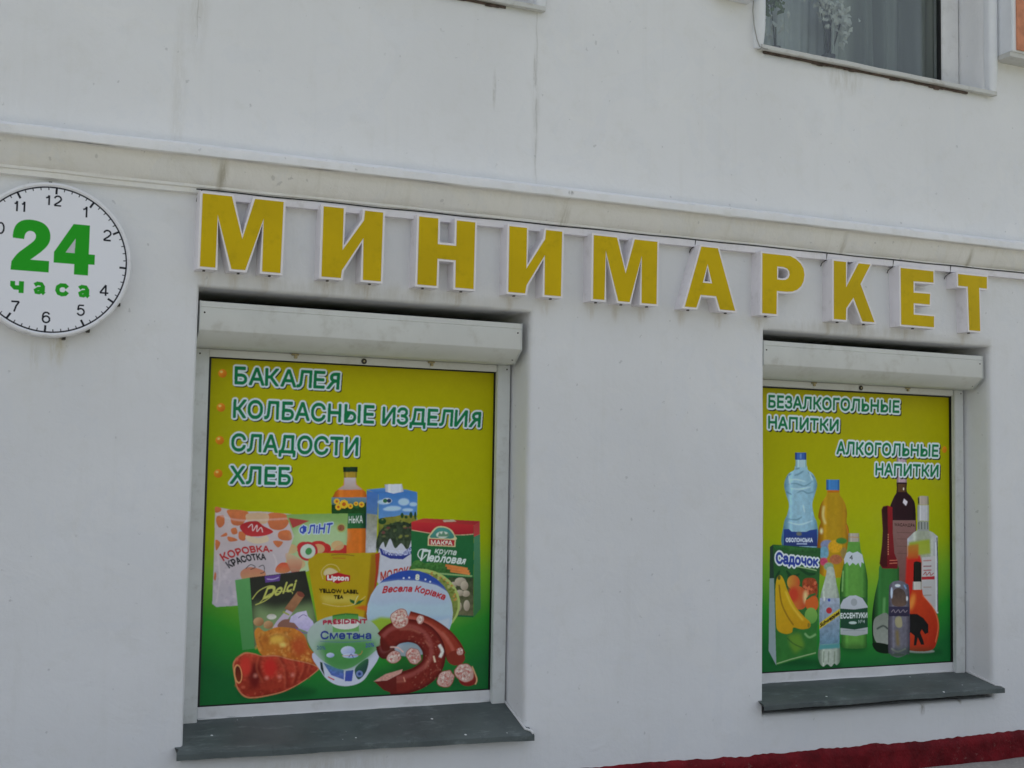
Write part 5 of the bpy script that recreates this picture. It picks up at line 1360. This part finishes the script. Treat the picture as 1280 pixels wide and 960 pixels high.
# flowers standing inside that window
mat_stem = simple('dark_stem', (0.03, 0.045, 0.02), 0.7)
mat_leaf = simple('green_leaf', (0.10, 0.17, 0.045), 0.5, var=.3, vscale=20)
mat_petal = simple('white_petal', (0.70, 0.72, 0.68), 0.7, var=.1, vscale=30)
mat_pot = simple('dark_plant_pot', (0.05, 0.05, 0.055), 0.4)
def flower(x, y, zb, stems, lb, leaves=(), seed=1, pot=.05):
    rr = random.Random(seed)
    root = empty('flower_plant', (x, y, zb), lb, 'flowers', 'flowers behind the upstairs glass')
    obs = []
    m_ = MB(); i0 = 0
    prof = [(0, 0), (pot * .8, 0), (pot, .09), (pot * .92, .09), (0, .08)]
    for k in range(16):
        a = 6.283 * k / 16
        for r, z in prof: m_.v.append((x + r * math.cos(a), y + r * math.sin(a), zb + z))
    for k in range(16):
        for j in range(4):
            a = k * 5 + j; b_ = ((k + 1) % 16) * 5 + j; m_.f.append((a, b_, b_ + 1, a + 1))
    obs.append(m_.build('pot', mat_pot, smooth=40))
    def blade(mb2, c, s, nrm=None):
        d = Vector((rr.uniform(-1, 1), rr.uniform(-.6, .6), rr.uniform(-1, 1))).normalized(); q = d.cross(Vector((rr.uniform(-.3, .3), 1, rr.uniform(-.3, .3)))).normalized()
        c = Vector(c); a = c - d * s; b_ = c + d * s; bow = Vector((0, -s * .3, 0))
        i = len(mb2.v); mb2.v += [tuple(a), tuple(c - q * s * .55 + bow), tuple(b_), tuple(c + q * s * .55 + bow), tuple(c - d * s * .1 + bow * 1.4)]
        mb2.f += [(i, i + 1, i + 4), (i + 1, i + 2, i + 4), (i + 2, i + 3, i + 4), (i + 3, i, i + 4)]
    for (tx, tz, bloom) in stems:
        st = MB(); mx = x + (tx - x) * .35
        st.tube([(x, y, zb + .08), (mx, y, zb + (tz - zb) * .45), (tx, y + .01, tz)], .005, 6, .003)
        so = st.build('stem', mat_stem, smooth='all'); obs.append(so)
        if bloom:
            fl = MB()
            for _ in range(bloom):
                blade(fl, (tx + rr.gauss(0, .035), y + rr.gauss(0, .03), tz + rr.gauss(0, .04)), rr.uniform(.014, .03))
            fo = fl.build('blossom', mat_petal, smooth=False); fo.parent = so
    if leaves:
        lf = MB()
        for (lx, lz, r, n) in leaves:
            for _ in range(n): blade(lf, (lx + rr.gauss(0, r), y + rr.gauss(0, .03), lz + rr.gauss(0, r)), rr.uniform(.012, .028))
        obs.append(lf.build('foliage', mat_leaf))
    keep(root, obs)
flower(4.27, .34, 3.715, [(4.30, 4.05, 70), (4.22, 4.10, 60), (4.36, 4.0, 50)], 'white blossoms on tall stems behind the upstairs glass', seed=4, pot=.04)
flower(3.93, .36, 3.715, [(3.94, 3.92, 14), (3.90, 4.1, 0)], 'small white flower with green leaves at the left of the upstairs glass', leaves=[(3.87, 4.02, .035, 60), (3.93, 4.1, .04, 60)], seed=9, pot=.03)

# casing box on the wall left of the upstairs window and its wire
bx = MB(); bx.box(3.28, 3.505, -.10, .01, 3.845, 4.15)
tag(bx.build('wall_box', mat_baywhite, bevel=.012, smooth=40), 'pale box fixed to the wall left of the upstairs window', 'wall box')
w_ = MB(); w_.tube([(3.49, -.06, 3.846), (3.497, -.045, 3.80), (3.512, -.035, 3.73), (3.530, -.035, 3.66), (3.545, -.036, 3.628), (3.575, -.036, 3.622), (3.60, -.03, 3.625)], .0032, 6)
tag(w_.build('hanging_wire', mat_wire, smooth='all'), 'thin wire hanging from the pale box to the upstairs sill', 'wire')

# ------------------------------------------------------------------ street
def ground_mat(name, c0, c1, rough=.9, sc_=6, bm=.4):
    m, t, bs = new_mat(name)
    c = mixc(t, ramp(t, noise(t, .6, 5, .6), .35, .65), c0, c1)
    c = mixc(t, ramp(t, noise(t, sc_ * 12, 3, .6), .5, .7, 0, .5), c, tuple(x * 1.5 for x in c1))
    t.links.new(c, bs.inputs['Base Color']); bs.inputs['Roughness'].default_value = rough
    bump(t, bs, noise(t, sc_ * 8, 6, .7), bm, .01)
    return m
mat_pave = ground_mat('concrete_pavement', (0.27, 0.262, 0.24), (0.37, 0.355, 0.32))
mat_road = ground_mat('asphalt', (0.05, 0.05, 0.052), (0.075, 0.074, 0.072))
mat_soil = ground_mat('dry_grass_ground', (0.09, 0.12, 0.04), (0.16, 0.16, 0.07))
def struct(o): o['kind'] = 'structure'; return o
b = MB(); b.box(-300, 300, -300, 300, -.5, -.154); struct(b.build('ground', mat_soil))
b = MB(); xs = np.arange(-9, 16.01, .06); ys = [-7.5, -4, -2, -1, -.5, -.3, -.2, -.12, -.06, .0]
for x in xs:
    for y in ys:
        b.v.append((x, y, (.012 * max(0, 1 + y * 2) if y > -.5 else 0) + mnoise.noise(Vector((x * 6, y * 9, 0))) * .006))
for i in range(len(xs) - 1):
    for j in range(len(ys) - 1):
        a = i * len(ys) + j; b.f.append((a, a + len(ys), a + len(ys) + 1, a + 1))
struct(b.build('pavement', mat_pave, smooth='all'))
b = MB(); b.box(-60, 60, -7.5, 16, -.45, -.012); struct(b.build('pavement_base', mat_pave))
b = MB(); b.box(-60, 60, -7.66, -7.502, -.3, .004); struct(b.build('kerb', mat_pave, bevel=.01))
b = MB(); b.box(-150, 150, -14.5, -7.662, -.4, -.13); struct(b.build('road', mat_road))
# trees across the road (out of view; they darken the low sky)
mat_bark = simple('tree_bark', (0.14, 0.10, 0.07), .9, var=.3, vscale=8, bmp=.5, bscale=12)
mat_crown = simple('tree_leaves', (0.07, 0.12, 0.03), .6, var=.35, vscale=2)
def tree(x, y, h, lb, seed):
    rr = random.Random(seed); root = empty('street_tree', (x, y, -.15), lb, 'tree', 'trees across the road')
    t_ = MB(); t_.tube([(x, y, -.2), (x + .1, y, h * .3), (x - .05, y + .1, h * .75)], .2, 8, .07)
    for k in range(7):
        a = rr.uniform(0, 6.28); z = h * rr.uniform(.35, .6)
        t_.tube([(x, y, z), (x + math.cos(a) * 1.1, y + math.sin(a) * 1.1, z + .9), (x + math.cos(a) * 1.9, y + math.sin(a) * 1.9, z + 2.0)], .07, 6, .02)
    tr = t_.build('trunk', mat_bark, smooth='all')
    c_ = MB()
    cl = [(x + rr.gauss(0, 1.3), y + rr.gauss(0, 1.3), h * rr.uniform(.45, 1.0), rr.uniform(.5, 1.0)) for _ in range(26)]
    for _ in range(6500):
        q = rr.choice(cl); d = Vector((rr.gauss(0, 1), rr.gauss(0, 1), rr.gauss(0, 1))).normalized() * q[3] * rr.random() ** .4
        p_ = Vector(q[:3]) + d; u_ = Vector((rr.gauss(0, 1), rr.gauss(0, 1), rr.gauss(0, 1))).normalized(); v_ = u_.orthogonal().normalized(); s_ = rr.uniform(.06, .12)
        c_.quad(tuple(p_ - u_ * s_), tuple(p_ + v_ * s_ * .5), tuple(p_ + u_ * s_), tuple(p_ - v_ * s_ * .5))
    cr = c_.build('crown', mat_crown)
    keep(root, [tr, cr])
for x, y, h, lb, sd in ((10.5, -17, 8.5, 'tallest leafy tree across the road, next to the right-hand shorter one', 1), (17.5, -18, 7.5, 'shorter leafy tree across the road', 2), (3.5, -17.5, 8, 'round leafy tree straight across the road', 3), (-5, -18, 8.5, 'leafy tree across the road at the left', 4)):
    tree(x, y, h, lb, sd)
